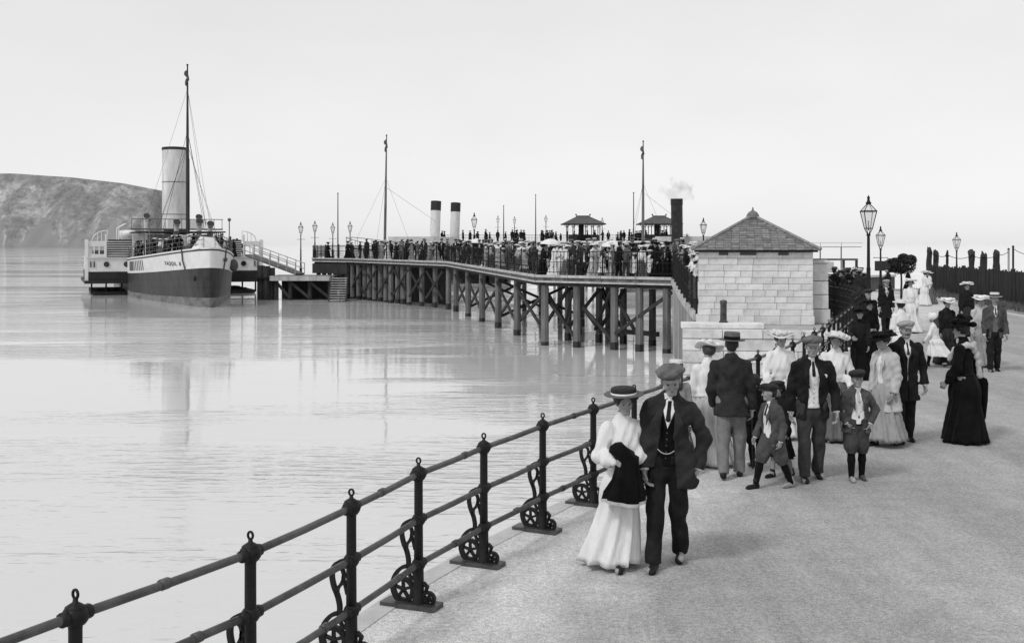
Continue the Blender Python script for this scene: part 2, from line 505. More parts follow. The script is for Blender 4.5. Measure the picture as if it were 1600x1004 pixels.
    mb = MB(); mb.add(V, F)
    return tag(mb.build('headland', m, smooth=True), kind='structure')
cliff()

# ------------------------------------------------------------------ road side on the right: kerb, verge, low wall
kerb = tag(empty('kerb', (0, 0, 0)), kind='structure')
KERBMAT = mat('kerb_stone', .52, .85, .12, 4, .3, 20)
KP = catmull([Vector(p) for p in ((18.6, 30, 0), (18.55, 36, 0), (18.9, 41, 0), (19.6, 47, 0), (20.6, 54, 0), (21.3, 60, 0), (21.4, 66, 0))], 10)
klen = [0]
for i in range(1, len(KP)): klen.append(klen[-1] + (KP[i] - KP[i - 1]).length)
def kp(s):
    for i in range(1, len(KP)):
        if klen[i] >= s: return KP[i - 1].lerp(KP[i], (s - klen[i - 1]) / (klen[i] - klen[i - 1]))
    return KP[-1]
s0 = 0
while s0 < klen[-1] - .9:
    a, b = kp(s0 + .008), kp(s0 + .9 - .008)
    mb = MB(); mb.beam((a.x, a.y, .05), (b.x, b.y, .05), .22, .16)
    bevel(mb.build('kerb_stone', KERBMAT, kerb), .02); s0 += .9
ko = offset(KP, -.12)
mb = MB(); vs = []
for p in ko: vs += [(p.x, p.y, .115), (p.x + (40 if p.y < 62 else 6), p.y + 2, .125)]
mb.add(vs, [(2 * i, 2 * i + 1, 2 * i + 3, 2 * i + 2) for i in range(len(ko) - 1)])
tag(mb.build('verge', EARTH), kind='structure')
lw = thing('low_wall', 'low dark stone wall at the water beyond the far strollers', 'wall', (0, 0, 0))
mb = MB(); mb.beam((17.6, 63.5, .42), (22.6, 66.6, .42), .4, .84); mb.build('wall_body', mat('dark_stone', .10, .9, .3, 3, .5, 12), lw)
mb = MB(); mb.beam((17.55, 63.5, .9), (22.65, 66.6, .9), .5, .12); mb.build('wall_coping', STONE3, lw)
# ------------------------------------------------------------------ promenade railing
railing = thing('promenade_railing', 'black cast-iron railing of three tubes and scrolled posts along the promenade edge', 'railing')
H_RAILS = (1.02, .67, .33)
def post_meshes():
    # local frame: x points out to sea, y along the rail
    mb = MB()
    mb.lathe([(.055, .0), (.062, .03), (.045, .06), (.040, .25), (.040, .30), (.036, .33)], n=12)
    zs = [.33, .67, 1.02]
    mb.lathe([(.036, .30), (.034, .62), (.033, .95), (.036, 1.0), (.042, 1.04), (.05, 1.062), (.03, 1.075), (.014, 1.085), (.012, 1.10), (.0001, 1.102)], n=12)
    for z in zs:
        r = .064 if z > 1 else .056
        mb.ball((0, 0, z), r, 8, (1, 1, .92))
        for s in (-1, 1):
            mb.tube([(0, s * .03, z), (0, s * .085, z)], .036, 10)
    post = mb.mesh('post', IRON, True)
    mb = MB()   # eye on top
    N = 14
    mb.tube([(0.017 * math.sin(2 * math.pi * k / N), 0, 1.122 - .021 * math.cos(2 * math.pi * k / N)) for k in range(N + 1)], .0075, 6, False)
    eye = mb.mesh('finial_ring', IRON, True)
    # scrolled bracket on the seaward side
    mb = MB()
    def scroll(pts, w=.018, t=.03, n=8):
        c = catmull([Vector((x, 0, z)) for x, z in pts], n)
        for a, b in zip(c[:-1], c[1:]):
            d = b - a; q = d.to_track_quat('Y', 'Z').to_matrix()
        out = [[], []]
        L_, R_ = [], []
        for i, p in enumerate(c):
            tt = (c[min(i + 1, len(c) - 1)] - c[max(i - 1, 0)]).normalized(); nn = Vector((-tt.z, 0, tt.x))
            L_.append(p + nn * w / 2); R_.append(p - nn * w / 2)
        vs = []
        for l, r in zip(L_, R_):
            vs += [(l.x, -t / 2, l.z), (l.x, t / 2, l.z), (r.x, t / 2, r.z), (r.x, -t / 2, r.z)]
        fs = []
        for i in range(len(c) - 1):
            for k in range(4):
                k2 = (k + 1) % 4; fs.append((4 * i + k, 4 * i + k2, 4 * i + 4 + k2, 4 * i + 4 + k))
        fs += [(3, 2, 1, 0), tuple(4 * (len(c) - 1) + k for k in range(4))]
        mb.add(vs, fs)
    scroll([(.03, .66), (.075, .655), (.125, .62), (.142, .56), (.13, .49), (.10, .42), (.085, .35), (.09, .29)], .03)
    scroll([(.10, .62), (.065, .60), (.055, .555), (.07, .51), (.10, .47), (.105, .42)], .02)
    scroll([(.035, .55), (.05, .57), (.06, .545), (.045, .50), (.03, .44)], .016)
    scroll([(.09, .30), (.075, .24), (.05, .21), (.035, .25), (.055, .28), (.035, .31)], .018)
    scroll([(.09, .31), (.15, .285), (.205, .22), (.225, .14), (.195, .06), (.13, .03), (.07, .05)], .028)
    br = mb.mesh('bracket', IRON, False)
    # wheel rosette seaward and the small one landward
    def wheel(cx, cz, ro, ri, spokes, t):
        mb = MB(); N = 22
        vs = []; fs = []
        for k in range(N):
            a = 2 * math.pi * k / N
            for r in (ro, ri):
                for y in (-t / 2, t / 2): vs.append((cx + r * math.cos(a), y, cz + r * math.sin(a)))
        for k in range(N):
            a, b = 4 * k, 4 * ((k + 1) % N)
            fs += [(a, a + 1, b + 1, b), (a + 2, b + 2, b + 3, a + 3), (a, b, b + 2, a + 2), (a + 1, a + 3, b + 3, b + 1)]
        mb.add(vs, fs)
        for k in range(spokes):
            a = 2 * math.pi * k / spokes + .3
            mb.beam((cx, 0, cz), (cx + (ri + .005) * math.cos(a), 0, cz + (ri + .005) * math.sin(a)), t * .8, .02)
        mb.ball((cx, 0, cz), ri * .38, 6, (1, .9, 1))
        return mb
    w1 = wheel(.13, .125, .098, .066, 5, .034).mesh('wheel_rosette', IRON)
    mbs = wheel(-.085, .075, .058, .036, 4, .032)
    mbs.tube([(-.04, 0, .19), (-.075, 0, .165), (-.06, 0, .12)], [.02, .018, .014], 6)
    mbs.tube([(-.05, 0, .06), (-.035, 0, .02)], .02, 6)
    w2 = mbs.mesh('toe_scroll', IRON)
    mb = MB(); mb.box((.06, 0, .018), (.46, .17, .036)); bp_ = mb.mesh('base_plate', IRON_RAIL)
    return post, eye, br, w1, w2, bp_
PM = post_meshes()
prev = None
for i, p in enumerate(RAILPATH):
    t = (RAILPATH[min(i + 1, len(RAILPATH) - 1)] - RAILPATH[max(i - 1, 0)]).normalized()
    rz = math.atan2(t.y, t.x) + R(90) - R(0)
    # local y along the rail, local x out to sea
    sea = Vector((-t.y, t.x, 0)); rz = math.atan2(sea.y, sea.x) + random.uniform(-.03, .03)
    if i >= 1:
        po = link('post', PM[0], railing, p, (0, 0, rz))
        if p.y < 20:
            for me, nm in zip(PM[1:], ('finial_ring', 'bracket', 'wheel_rosette', 'toe_scroll', 'base_plate')):
                link(nm, me, po)
        else:
            link('finial_ring', PM[1], po); link('bracket', PM[2], po)
    if i + 1 < len(RAILPATH):
        q = RAILPATH[i + 1]
        for z in H_RAILS:
            mb = MB(); a = p + Vector((0, 0, z)); b = q + Vector((0, 0, z))
            jog = random.uniform(-.004, .004)
            mb.tube([a, a.lerp(b, .5) + Vector((0, 0, jog - .004)), b], .0235, 10, False)
            k = .3 + .45 * random.random()
            c1, c2 = a.lerp(b, k), a.lerp(b, k + .045)
            if random.random() < .6: mb.tube([c1, c2], .030, 10)
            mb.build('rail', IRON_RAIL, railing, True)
# denser ornamental railing at the pier entrance
ent = thing('entrance_railing', 'dense ornamental iron railing curving round the pier entrance beside the hut', 'railing')
EP = catmull([Vector(p) for p in ((9.62, 31.6, 0), (10.25, 33.2, 0), (10.85, 35.0, 0), (11.35, 37.4, 0), (11.6, 39.6, 0), (11.75, 42.2, 0))], 6)
for i in range(0, len(EP) - 1, 2):
    a, b = EP[i], EP[min(i + 2, len(EP) - 1)]
    mb = MB()
    for z in (.12, .75, 1.22): mb.tube([a + Vector((0, 0, z)), b + Vector((0, 0, z))], .022 if z < 1.2 else .03, 6)
    nb = max(3, int((b - a).length / .11))
    for k in range(nb):
        c = a.lerp(b, (k + .5) / nb); mb.tube([c + Vector((0, 0, .1)), c + Vector((0, 0, 1.2))], .012, 5)
        if k % 2:
            for z in (.35, .55, .95): mb.ball(c + Vector((0, 0, z)), .05, 5, (1, 1, 1))
        else: mb.ball(c + Vector((0, 0, 1.05)), .04, 5)
    mb.build('railing_panel', IRON, ent)
    mb = MB(); mb.lathe([(.06, 0), (.05, .1), (.04, 1.25), (.06, 1.3), (.05, 1.38), (.0001, 1.42)], a, 8); mb.build('post', IRON, ent)

# ------------------------------------------------------------------ stone hut
HUT_RZ = R(-9.5)
hut = thing('stone_hut', 'small square hut of pale stone blocks with hipped slate roof on the quay', 'hut', (8.80, 40.93, -.02), HUT_RZ)
HW = 3.9
mb = MB(); mb.box((0, 0, 1.25), (HW - .24, HW - .24, 2.6)); mb.build('wall_core', MORTAR, hut)
course_h = [.30] + [.222] * 10
def wall_blocks():
    faces = [((0, -1), 0), ((1, 0), 1), ((0, 1), 2), ((-1, 0), 3)]
    for (nx, ny), fi in faces:
        z = 0
        for r, h in enumerate(course_h):
            grow = .05 if r == 0 else (.02 if r == 1 else 0)
            Lw = HW + 2 * grow - (0.0 if fi % 2 == 0 else .5)
            x = -Lw / 2 - (.0 if r % 2 == 0 else .35 * random.random() + .1)
            while x < Lw / 2 - .03:
                w = random.choice((.42, .55, .7, .86, 1.0)); x0, x1 = max(-Lw / 2, x), min(Lw / 2, x + w)
                if Lw / 2 - x1 < .18: x1 = Lw / 2
                if x1 - x0 > .1 and not (fi == 0 and r == 10 and False):
                    th = .25 + 2 * grow + random.uniform(-.012, .012)
                    mb = MB()
                    c = (x0 + x1) / 2; off = HW / 2 - .125 + grow / 2
                    if fi in (0, 2): cen = (c, ny * off, z + h / 2); size = (x1 - x0 - .007, th, h - .008)
                    else: cen = (nx * off, c, z + h / 2); size = (th, x1 - x0 - .007, h - .008)
                    mb.box((0, 0, 0), size)
                    o = mb.build('stone_block', random.choice((STONE, STONE, STONE2, STONE3)), hut, loc=cen)
                    bevel(o, random.uniform(.006, .016))
                x = x1 if x1 > x else x + w
            z += h
wall_blocks()
WALL_TOP = sum(course_h)
# dark vent slots under the eaves
for x, w in ((-.25, .55), (.95, .35), (-1.1, .3)):
    mb = MB(); mb.box((x, -HW / 2 - .012, WALL_TOP - .06), (w, .05, .10)); mb.build('vent_slot', GLASS_DARK, hut)
mb = MB(); mb.box((0, 0, WALL_TOP + .03), (HW + .3, HW + .3, .07)); mb.build('eaves_board', TIMBER_DARK, hut)
roof = empty('roof', (0, 0, 0), 0, hut)
RE = HW / 2 + .24; RZ0 = WALL_TOP + .05; RZ1 = RZ0 + 1.24
mb = MB(); mb.add([(-RE, -RE, RZ0), (RE, -RE, RZ0), (RE, RE, RZ0), (-RE, RE, RZ0), (0, 0, RZ1 - .03)], [(3, 2, 1, 0), (0, 1, 4), (1, 2, 4), (2, 3, 4), (3, 0, 4)])
mb.build('roof_boarding', TIMBER_DARK, roof)
SL = [mat('slate_%s' % n, v, .6, .35, 8, .3, 30) for n, v in (('dark', .15), ('mid', .19), ('light', .23))]
mb = MB(); NC = 15
slope = math.atan2(RZ1 - RZ0, RE)
for f in range(4):
    M = Matrix.Rotation(f * math.pi / 2, 3, 'Z')
    for r in range(NC):
        u0, u1 = r / NC, (r + 1.25) / NC
        hw = RE * (1 - u0) + .01
        n = max(1, int(round(2 * hw / .27))); w = 2 * hw / n
        sh = .5 if r % 2 else 0
        for k in range(n + (1 if sh else 0)):
            xa = -hw + (k - sh) * w; xb = xa + w
            xa2, xb2 = max(xa, -hw), min(xb, hw)
            if xb2 - xa2 < .03: continue
            def pt(x, u, lift):
                lim = RE * (1 - min(u, 1)) + .012
                x = max(-lim, min(lim, x))
                return M @ Vector((x, -RE * (1 - u), RZ0 + (RZ1 - RZ0) * min(u, 1.0) + lift))
            l0 = .035 + random.uniform(0, .012); l1 = .008
            A, B, C, D = pt(xa2 + .004, u0, l0), pt(xb2 - .004, u0, l0), pt(xb2 - .004, min(u1, 1), l1), pt(xa2 + .004, min(u1, 1), l1)
            E_, F_ = pt(xa2 + .004, u0, l0 - .02), pt(xb2 - .004, u0, l0 - .02)
            mb.cur = random.choice((0, 1, 1, 2))
            mb.add([A, B, C, D, E_, F_], [(0, 1, 2, 3), (4, 5, 1, 0)])
tag(mb.build('slates', SL, roof), kind='stuff')
for f in range(4):
    a = R(45 + 90 * f); mb = MB()
    mb.tube([(RE * 1.414 * math.cos(a), RE * 1.414 * math.sin(a), RZ0 + .05), (0, 0, RZ1 + .04)], .055, 6)
    mb.build('hip_tile', SL[2], roof)
mb = MB(); mb.lathe([(.24, 0), (.23, .08), (.19, .16), (.14, .22), (.06, .26), (.035, .30), (.02, .38), (.0001, .40)], (0, 0, RZ1 - .06), 12)
smooth_by_angle(mb.build('finial', SL[0], roof))
# side wall of larger blocks on the landward side of the hut
gw = thing('gate_pier', 'broad pale stone gate pier of four big blocks right beside the hut', 'gate pier', (10.88, 39.75, -.02), HUT_RZ)
z = 0
for h, w in ((.52, .70), (.50, .58), (.48, .57), (.62, .56)):
    mb = MB(); mb.box((0, 0, z + h / 2), (w, 1.0, h - .02)); bevel(mb.build('stone_block', random.choice((STONE2, STONE)), gw), .015); z += h
mb = MB(); mb.box((0, 0, z + .05), (.66, 1.1, .10)); bevel(mb.build('capstone', STONE3, gw), .02)
# ------------------------------------------------------------------ the pier
pier = thing('pier', 'timber pier with braced piles and long railed deck crowded with people', 'pier')
E_FLARE = [Vector(p) for p in ((6.63, 40.2, .22), (6.72, 43.0, .5), (6.9, 46.3, .85), (7.16, 49.7, 1.2))]
E_MAIN = [Vector(p) for p in ((7.16, 49.7, 1.2), (1.23, 54.0, 1.2), (-4.76, 83.0, 1.40), (-14.1, 99.0, 1.42), (-18.3, 103.0, 1.42))]
BACK = [Vector(p) for p in ((-18.25, 111.5, 1.42), (-10.5, 109.0, 1.42), (2.4, 87.0, 1.40), (8.6, 60.5, 1.2), (13.4, 58.5, 1.2), (12.6, 50.5, 1.2), (12.3, 45, .7), (12.1, 42.3, .22))]
poly = E_FLARE[:-1] + E_MAIN + BACK
mb = MB(); n = len(poly)
top = [(p.x, p.y, p.z) for p in poly]; bot = [(p.x, p.y, p.z - .16) for p in poly]
c = Vector((4.0, 80, 1.3))
bm = bmesh.new()
tv = [bm.verts.new(v) for v in top]; bv = [bm.verts.new(v) for v in bot]
f1 = bm.faces.new(tv); f2 = bm.faces.new(bv[::-1])
for i in range(n):
    bm.faces.new((tv[i], bv[i], bv[(i + 1) % n], tv[(i + 1) % n]))
bmesh.ops.triangulate(bm, faces=[f1, f2])
bmesh.ops.recalc_face_normals(bm, faces=bm.faces)
me = bpy.data.meshes.new('deck'); bm.to_mesh(me); bm.free(); me.materials.append(TIMBER_GREY)
link('deck', me, pier)
# pale edge boards along the seaward side, bay by bay
def resample(P, step):
    out = []
    for a, b in zip(P[:-1], P[1:]):
        k = max(1, int(round((b - a).length / step)))
        out += [a.lerp(b, i / k) for i in range(k)]
    return out + [P[-1]]
def outn(a, b):      # outward (towards the viewer's side) horizontal normal
    d = (b - a).normalized(); return Vector((d.y, -d.x, 0)) * (1 if True else -1)
EM = resample(E_MAIN, 1.9)
sideflip = -1
def seaward(a, b):
    d = (b - a); d.z = 0; d.normalize()
    nn = Vector((-d.y, d.x, 0))
    # pier interior lies towards +x/+y of the edge
    mid = (a + b) / 2
    inner_pt = Vector((9.5, 95, 0)) if mid.y > 53 else Vector((10, 57, 0))
    if nn.dot(inner_pt - mid) > 0: nn = -nn
    return nn
BEAM_DK = TIMBER_DARK
for a, b in zip(EM[:-1], EM[1:]):
    nn = seaward(a, b)
    g = (b - a).normalized() * .012
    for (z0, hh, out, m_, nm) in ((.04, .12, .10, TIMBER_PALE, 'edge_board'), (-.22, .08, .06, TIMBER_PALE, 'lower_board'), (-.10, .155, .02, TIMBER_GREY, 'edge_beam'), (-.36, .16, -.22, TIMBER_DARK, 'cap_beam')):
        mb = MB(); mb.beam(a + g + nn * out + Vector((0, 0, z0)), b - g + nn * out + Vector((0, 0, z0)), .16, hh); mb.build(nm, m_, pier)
# pier railing panels
def rail_panel(a, b, parent, posts=True, h=1.12, dense=True):
    mb = MB()
    up = Vector((0, 0, 1))
    for z in (.14, .62, h): mb.tube([a + up * z, b + up * z], .014 if z < h else .024, 5, False)
    nb = max(4, int((b - a).length / .19))
    for k in range(nb):
        c = a.lerp(b, (k + .5) / nb)
        mb.tube([c + up * .1, c + up * (h - .01)], .012, 4, False)
        if k % 2 == 0: mb.ball(c + up * .38, .04, 4, (1, 1, 1))
    if posts:
        mb.lathe([(.055, 0), (.04, .1), (.035, h), (.055, h + .06), (.0001, h + .14)], a, 6)
    return mb.build('railing_panel', IRON, parent)
for a, b in zip(EM[:-1], EM[1:]): rail_panel(a + Vector((0, 0, .1)), b + Vector((0, 0, .1)), pier)
EF = resample(E_FLARE, 1.2)
for a, b in zip(EF[:-1], EF[1:]):
    rail_panel(a + Vector((0, 0, .05)), b + Vector((0, 0, .05)), pier, h=1.25)
    mb = MB(); mb.beam(a + Vector((-.02, 0, -.08)), b + Vector((-.02, 0, -.08)), .18, .2); mb.build('edge_board', TIMBER_PALE, pier)
BK = resample([BACK[2], BACK[3], BACK[4], BACK[5], BACK[6], BACK[7]], 2.4)
for a, b in zip(BK[:-1], BK[1:]): rail_panel(a, b, pier)
BK2 = resample([E_MAIN[-1], BACK[0], BACK[1], BACK[2]], 2.4)
for a, b in zip(BK2[:-1], BK2[1:]): rail_panel(a, b, pier)
# sheet of upright planks under the curved entrance
k = 0
EFp = resample(E_FLARE, .30)
PLANKM = [mat('sheet_plank_a', .40, .8, .35, 4, .4, 20, stretch=(1, 1, .15)), mat('sheet_plank_b', .30, .8, .4, 4, .4, 20, stretch=(1, 1, .15)), mat('sheet_plank_c', .20, .8, .4, 4, .4, 20, stretch=(1, 1, .15))]
for a, b in zip(EFp[:-1], EFp[1:]):
    m_ = (a + b) / 2; d = b - a
    mb = MB(); h = m_.z - .15 + 3.2
    mb.box((m_.x + random.uniform(-.03, .03), m_.y, m_.z - .15 - h / 2), (.12, d.length * .93, h), rz=math.atan2(d.y, d.x) - math.pi / 2)
    mb.build('plank', PLANKM[k % 3] if random.random() < .7 else random.choice(PLANKM), pier); k += 1
# piles
def pile(x, y, ztop, r=.17, m_=TIMBER_GREY):
    mb = MB(); j = random.uniform(-.06, .06)
    mb.tube([(x + j, y, -3.2), (x, y, -1.9), (x, y, ztop)], [r * 1.08, r * 1.04, r], 8)
    return mb.build('pile', m_, pier)
WET = mat('wet_timber', .016, .45, .4, 3, .4, 12, .5)
def pile2(x, y, ztop, r=.17):
    pile(x, y, ztop, r)
    # weed-dark wet foot
    mb = MB(); mb.tube([(x, y, -3.2), (x, y, -1.75 + random.uniform(-.2, .1))], r * 1.12, 8); mb.build('pile_foot', WET, pier)
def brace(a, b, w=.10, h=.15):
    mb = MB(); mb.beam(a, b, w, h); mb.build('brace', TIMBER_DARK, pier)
def e0(t): return E_MAIN[0].lerp(E_MAIN[1], t)
def e1(t): return E_MAIN[1].lerp(E_MAIN[2], t)
def e2(t): return E_MAIN[2].lerp(E_MAIN[3], t)
def e3(t): return E_MAIN[3].lerp(E_MAIN[4], t)
def inset(p, dx, dy): return Vector((p.x + dx, p.y + dy, p.z))
bent = []
for t in (.05, .24, .42, .70, .95):
    p = inset(e0(t), .06, .2); pile2(p.x, p.y, p.z - .4, .18); bent.append(p)
rows = {}
for dy in (3.6,):
    rows[dy] = []
    for t in (.14, .36, .55, .80, 1.0):
        p = inset(e0(t), .25 + .05 * dy, dy); pile2(p.x, p.y, 1.2 - .6, .17); rows[dy].append(p)
low, high = -1.45, .55
B3 = rows[3.6]
for ra in (B3,):
    for i in (1, 2, 3):
        a, b = ra[i], ra[i + 1]
        brace((a.x, a.y - .25, high), (b.x, b.y - .25, low)); brace((a.x, a.y + .25, low), (b.x, b.y + .25, high))
for i in (2, 3):
    a, b = bent[i], B3[i]
    brace((a.x - .2, a.y, high), (b.x - .2, b.y, low)); brace((a.x + .2, a.y, low), (b.x + .2, b.y, high))
brace((bent[2].x, bent[2].y - .22, low + .1), (bent[0].x + .2, bent[0].y - .2, .62)); pass
brace((B3[2].x, B3[2].y - .3, low), (bent[1].x + .9, bent[1].y + .3, low + .1), .14, .22)
brace((bent[2].x, bent[2].y + .24, -1.75), (bent[3].x, bent[3].y + .24, .1)); brace((bent[3].x, bent[3].y + .30, -1.75), (bent[4].x, bent[4].y + .30, .3)); brace((bent[1].x, bent[1].y + .25, -1.5), (bent[2].x, bent[2].y + .25, .45))
# receding arm
prevrow = None
ts = (.20, .38, .56, .74, .92)
for q, t in enumerate(ts):
    p = e1(t); row = []
    for dx in (.25, 5.2):
        x, y = p.x + dx, p.y + dx * .25; pile2(x, y, p.z - .4, .19 if dx < 1 else .15); row.append(Vector((x, y, p.z)))
    for a, b in (zip(row[:-1], row[1:]) if q in (1, 3) else ()):
        brace((a.x, a.y - .22, .7), (b.x, b.y - .22, -1.5)); brace((a.x, a.y + .22, -1.5), (b.x, b.y + .22, .7))
    prevrow = prevrow or [bent[-1], rows[3.6][-1]]
    for a, b in zip(prevrow[:1], row[:1]):
        brace((a.x + .15, a.y, .6), (b.x + .15, b.y, -1.3)); brace((a.x - .12, a.y, -1.3), (b.x - .12, b.y, .6))
    prevrow = row
# far wing: closely set piles backed by a boarded wall
for i in range(16):
    t = (i + .3) / 16; p = e2(t)
    if i % 2 == 0 or t > .45: pile2(p.x + .2, p.y + .35 + .25 * (i % 3), p.z - .4, .20 + .03 * (i % 2))
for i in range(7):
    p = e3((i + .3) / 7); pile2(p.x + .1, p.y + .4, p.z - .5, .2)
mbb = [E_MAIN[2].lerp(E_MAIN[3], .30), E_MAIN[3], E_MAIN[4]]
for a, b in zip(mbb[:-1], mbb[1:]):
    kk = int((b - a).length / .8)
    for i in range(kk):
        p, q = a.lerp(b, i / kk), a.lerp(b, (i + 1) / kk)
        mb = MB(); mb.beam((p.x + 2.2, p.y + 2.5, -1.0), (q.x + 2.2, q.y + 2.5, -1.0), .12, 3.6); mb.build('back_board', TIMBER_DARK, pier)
for i in range(6):
    p = e2(i / 6 + .05); q = e2(i / 6 + .2)
    brace((p.x, p.y + .3, .7), (q.x, q.y + .3, -1.4)); brace((p.x, p.y + .5, -1.4), (q.x, q.y + .5, .7))

# lower landing stage, stairs and mooring post
stage = thing('landing_stage', 'low timber landing stage with a flight of steps at the left pier end', 'landing stage')
SX0, SX1, SY0, SY1 = -20.9, -15.55, 97.0, 101.0
mb = MB(); mb.box(((SX0 + SX1) / 2, (SY0 + SY1) / 2, -.12), (SX1 - SX0, SY1 - SY0, .24)); mb.build('stage_deck', TIMBER_GREY, stage)
mb = MB(); mb.box(((SX0 + SX1) / 2, SY0 - .06, -.20), (SX1 - SX0 + .1, .12, .42)); mb.build('edge_board', TIMBER_PALE, stage)
mb = MB(); mb.box((SX0 - .03, (SY0 + SY1) / 2, -.20), (.12, SY1 - SY0, .42)); mb.build('edge_board', TIMBER_PALE, stage)
for x in (SX0 + .4, -19.3, -17.6, SX1 - .3):
    for y in (SY0 + .5, SY1 - .4):
        mb = MB(); mb.tube([(x, y, -3.2), (x, y, -.2)], .19, 8); mb.build('pile', TIMBER_DARK, stage)
for (xa, xb) in ((SX0 + .4, -19.3), (-19.3, -17.6), (-17.6, SX1 - .3)):
    mb = MB(); mb.beam((xa, SY0 + .3, -.5), (xb, SY0 + .3, -1.9), .12, .24); mb.build('brace', TIMBER_DARK, stage)
mb = MB(); mb.box((-18.2, SY1 - .6, -1.1), (4.6, .15, 2.2)); mb.build('back_board', TIMBER_DARK, stage)
# upper railing and solid parapet at the stage
mb = MB(); mb.beam((-18.3, 102.9, .55), (-14.6, 99.4, .55), .12, .9); mb.build('parapet', TIMBER_DARK, stage)
steps = empty('steps', (0, 0, 0), 0, stage)
NS = 10
for i in range(NS):
    z = -.18 - i * .20; y = SY0 - .25 - i * .20
    mb = MB(); mb.box((-14.9 + .012 * i, y, z), (1.35, .30, .07)); mb.build('tread', TIMBER_PALE, steps)
for x in (-15.62, -14.18):
    mb = MB(); mb.beam((x, SY0 - .05, -.1), (x + .1, SY0 - .25 - NS * .2, -.18 - NS * .2), .1, .32); mb.build('stringer', TIMBER_DARK, steps)
for x in (-15.62, -14.1):
    mb = MB(); mb.tube([(x, SY0 - .2, .9), (x + .1, SY0 - 2.2, -1.1)], .03, 6); mb.build('handrail', IRON, steps)
dol = thing('mooring_dolphin', 'cluster of tall dark mooring piles between the steamer and the landing stage', 'mooring post', (-21.6, 98.2, WATER_Z))
for i, (dx, dy, r, h) in enumerate(((-.42, 0, .33, 3.0), (.12, -.2, .33, 2.95), (.5, .1, .30, 2.8), (0, .5, .3, 2.9))):
    mb = MB(); mb.tube([(dx, dy, -1), (dx, dy, h)], [r * 1.05, r], 9); mb.build('pile', TIMBER_DARK, dol)
mb = MB(); mb.box((0, -.1, 1.9), (1.6, 1.1, .14)); mb.build('strap', IRON, dol)

# ------------------------------------------------------------------ lamps
def street_lamp(name, label, loc, h, s=1.0, group=None, big=True, bar=True, board=False):
    t = thing(name, label, 'street lamp', loc, random.uniform(-.08, .08), group)
    hl = .78 * s
    zt = h - hl - .34 * s
    mb = MB()
    mb.lathe([(.16 * s, 0), (.16 * s, .12), (.12 * s, .2), (.11 * s, .7), (.13 * s, .74), (.075 * s, .82), (.06 * s, zt * .6), (.065 * s, zt * .62), (.05 * s, zt * .64), (.042 * s, zt - .08), (.07 * s, zt - .05), (.05 * s, zt)], n=12)
    smooth_by_angle(mb.build('column', IRON, t))
    if bar:
        mb = MB(); zb = zt - .42 * s if not board else zt - .45
        mb.tube([(-.34 * s, 0, zb), (.34 * s, 0, zb)], .018 * s, 6); mb.ball((-.34 * s, 0, zb), .03 * s, 5); mb.ball((.34 * s, 0, zb), .03 * s, 5)
        mb.build('ladder_bar', IRON, t)
    lan = empty('lantern', (0, 0, zt), 0, t)
    b0, b1 = .13 * s, .27 * s
    fr = MB(); gl = []
    for k in range(4):
        a = R(45 + 90 * k); a2 = R(135 + 90 * k)
        p0 = Vector((b0 * math.cos(a), b0 * math.sin(a), .16 * s)); p1 = Vector((b1 * math.cos(a), b1 * math.sin(a), .16 * s + .52 * s))
        q0 = Vector((b0 * math.cos(a2), b0 * math.sin(a2), .16 * s)); q1 = Vector((b1 * math.cos(a2), b1 * math.sin(a2), .68 * s))
        ap = Vector((.05 * s * math.cos(a), .05 * s * math.sin(a), .90 * s)); aq = Vector((.05 * s * math.cos(a2), .05 * s * math.sin(a2), .90 * s))
        w = .014 * s
        fr.tube([p0, p1], w, 4); fr.tube([p0, q0], w, 4); fr.tube([p1, q1], w * 1.5, 4); fr.tube([p1, ap], w, 4)
        fr.tube([p0, (p0.x * .3, p0.y * .3, 0)], w, 4)
        gl.append(([p0, q0, q1, p1], 0)); gl.append(([p1, q1, aq, ap], 1))
    fr.build('lantern_frame', IRON, lan)
    for q, _ in gl:
        mb = MB(); mb.add([v * 1.0 for v in q], [(0, 1, 2, 3)]); mb.build('pane', GLASS, lan)
    mb = MB(); mb.lathe([(.07 * s, .89 * s), (.09 * s, .93 * s), (.05 * s, .98 * s), (.035 * s, 1.06 * s), (.05 * s, 1.09 * s), (.02 * s, 1.14 * s), (.0001, 1.18 * s)], n=10)
    smooth_by_angle(mb.build('lantern_cap', IRON, lan))
    mb = MB(); mb.tube([(0, 0, .1 * s), (0, 0, .4 * s)], .02 * s, 6); mb.build('burner', BRASS, lan)
    if board:
        mb = MB(); mb.box((0, -.12, zt - .85), (.62, .05, .48)); mb.build('sign_board', SIGN, t)
    return t
street_lamp('street_lamp', 'tall gas lamp with big glazed lantern standing by the pier entrance', at(1357, 505, 38.0) * 1.0, 4.38, 1.12, bar=False)
bpy.data.objects['street_lamp'].location.z = 0
street_lamp('street_lamp', 'smaller gas lamp with dark notice board and ladder bar behind the tall lamp', (18.1, 55.0, 0), 3.62, .95, board=True)
street_lamp('street_lamp', 'gas lamp standing among the dark posts behind the fence', (26.6, 67.0, .1), 3.35, .95, bar=False)
for px, py, d, zb, lab in ((470, 347, 100.4, 0, 'leftmost'), (492, 345, 103.6, 1.42, 'second'), (520, 348, 109, 1.42, 'third'), (547, 346, 108, 1.42, 'fourth')):
    p = at(px, py, d)
    street_lamp('pier_lamp', lab + ' of four slim lamps, counted from the left, at the pier end', (p.x, d, zb), p.z - zb, 1.0, 'lamps along the pier')
p = at(741, 333, 78); street_lamp('pier_lamp', 'lamp on the pier just right of the two pale funnels', (p.x, 78, 1.4), p.z - 1.4, 1.0, 'lamps along the pier')
p = at(1099, 341, 60); street_lamp('pier_lamp', 'lamp on the pier deck between the black funnel and the hut roof', (p.x, 60, 1.2), p.z - 1.2, .8, 'lamps along the pier')
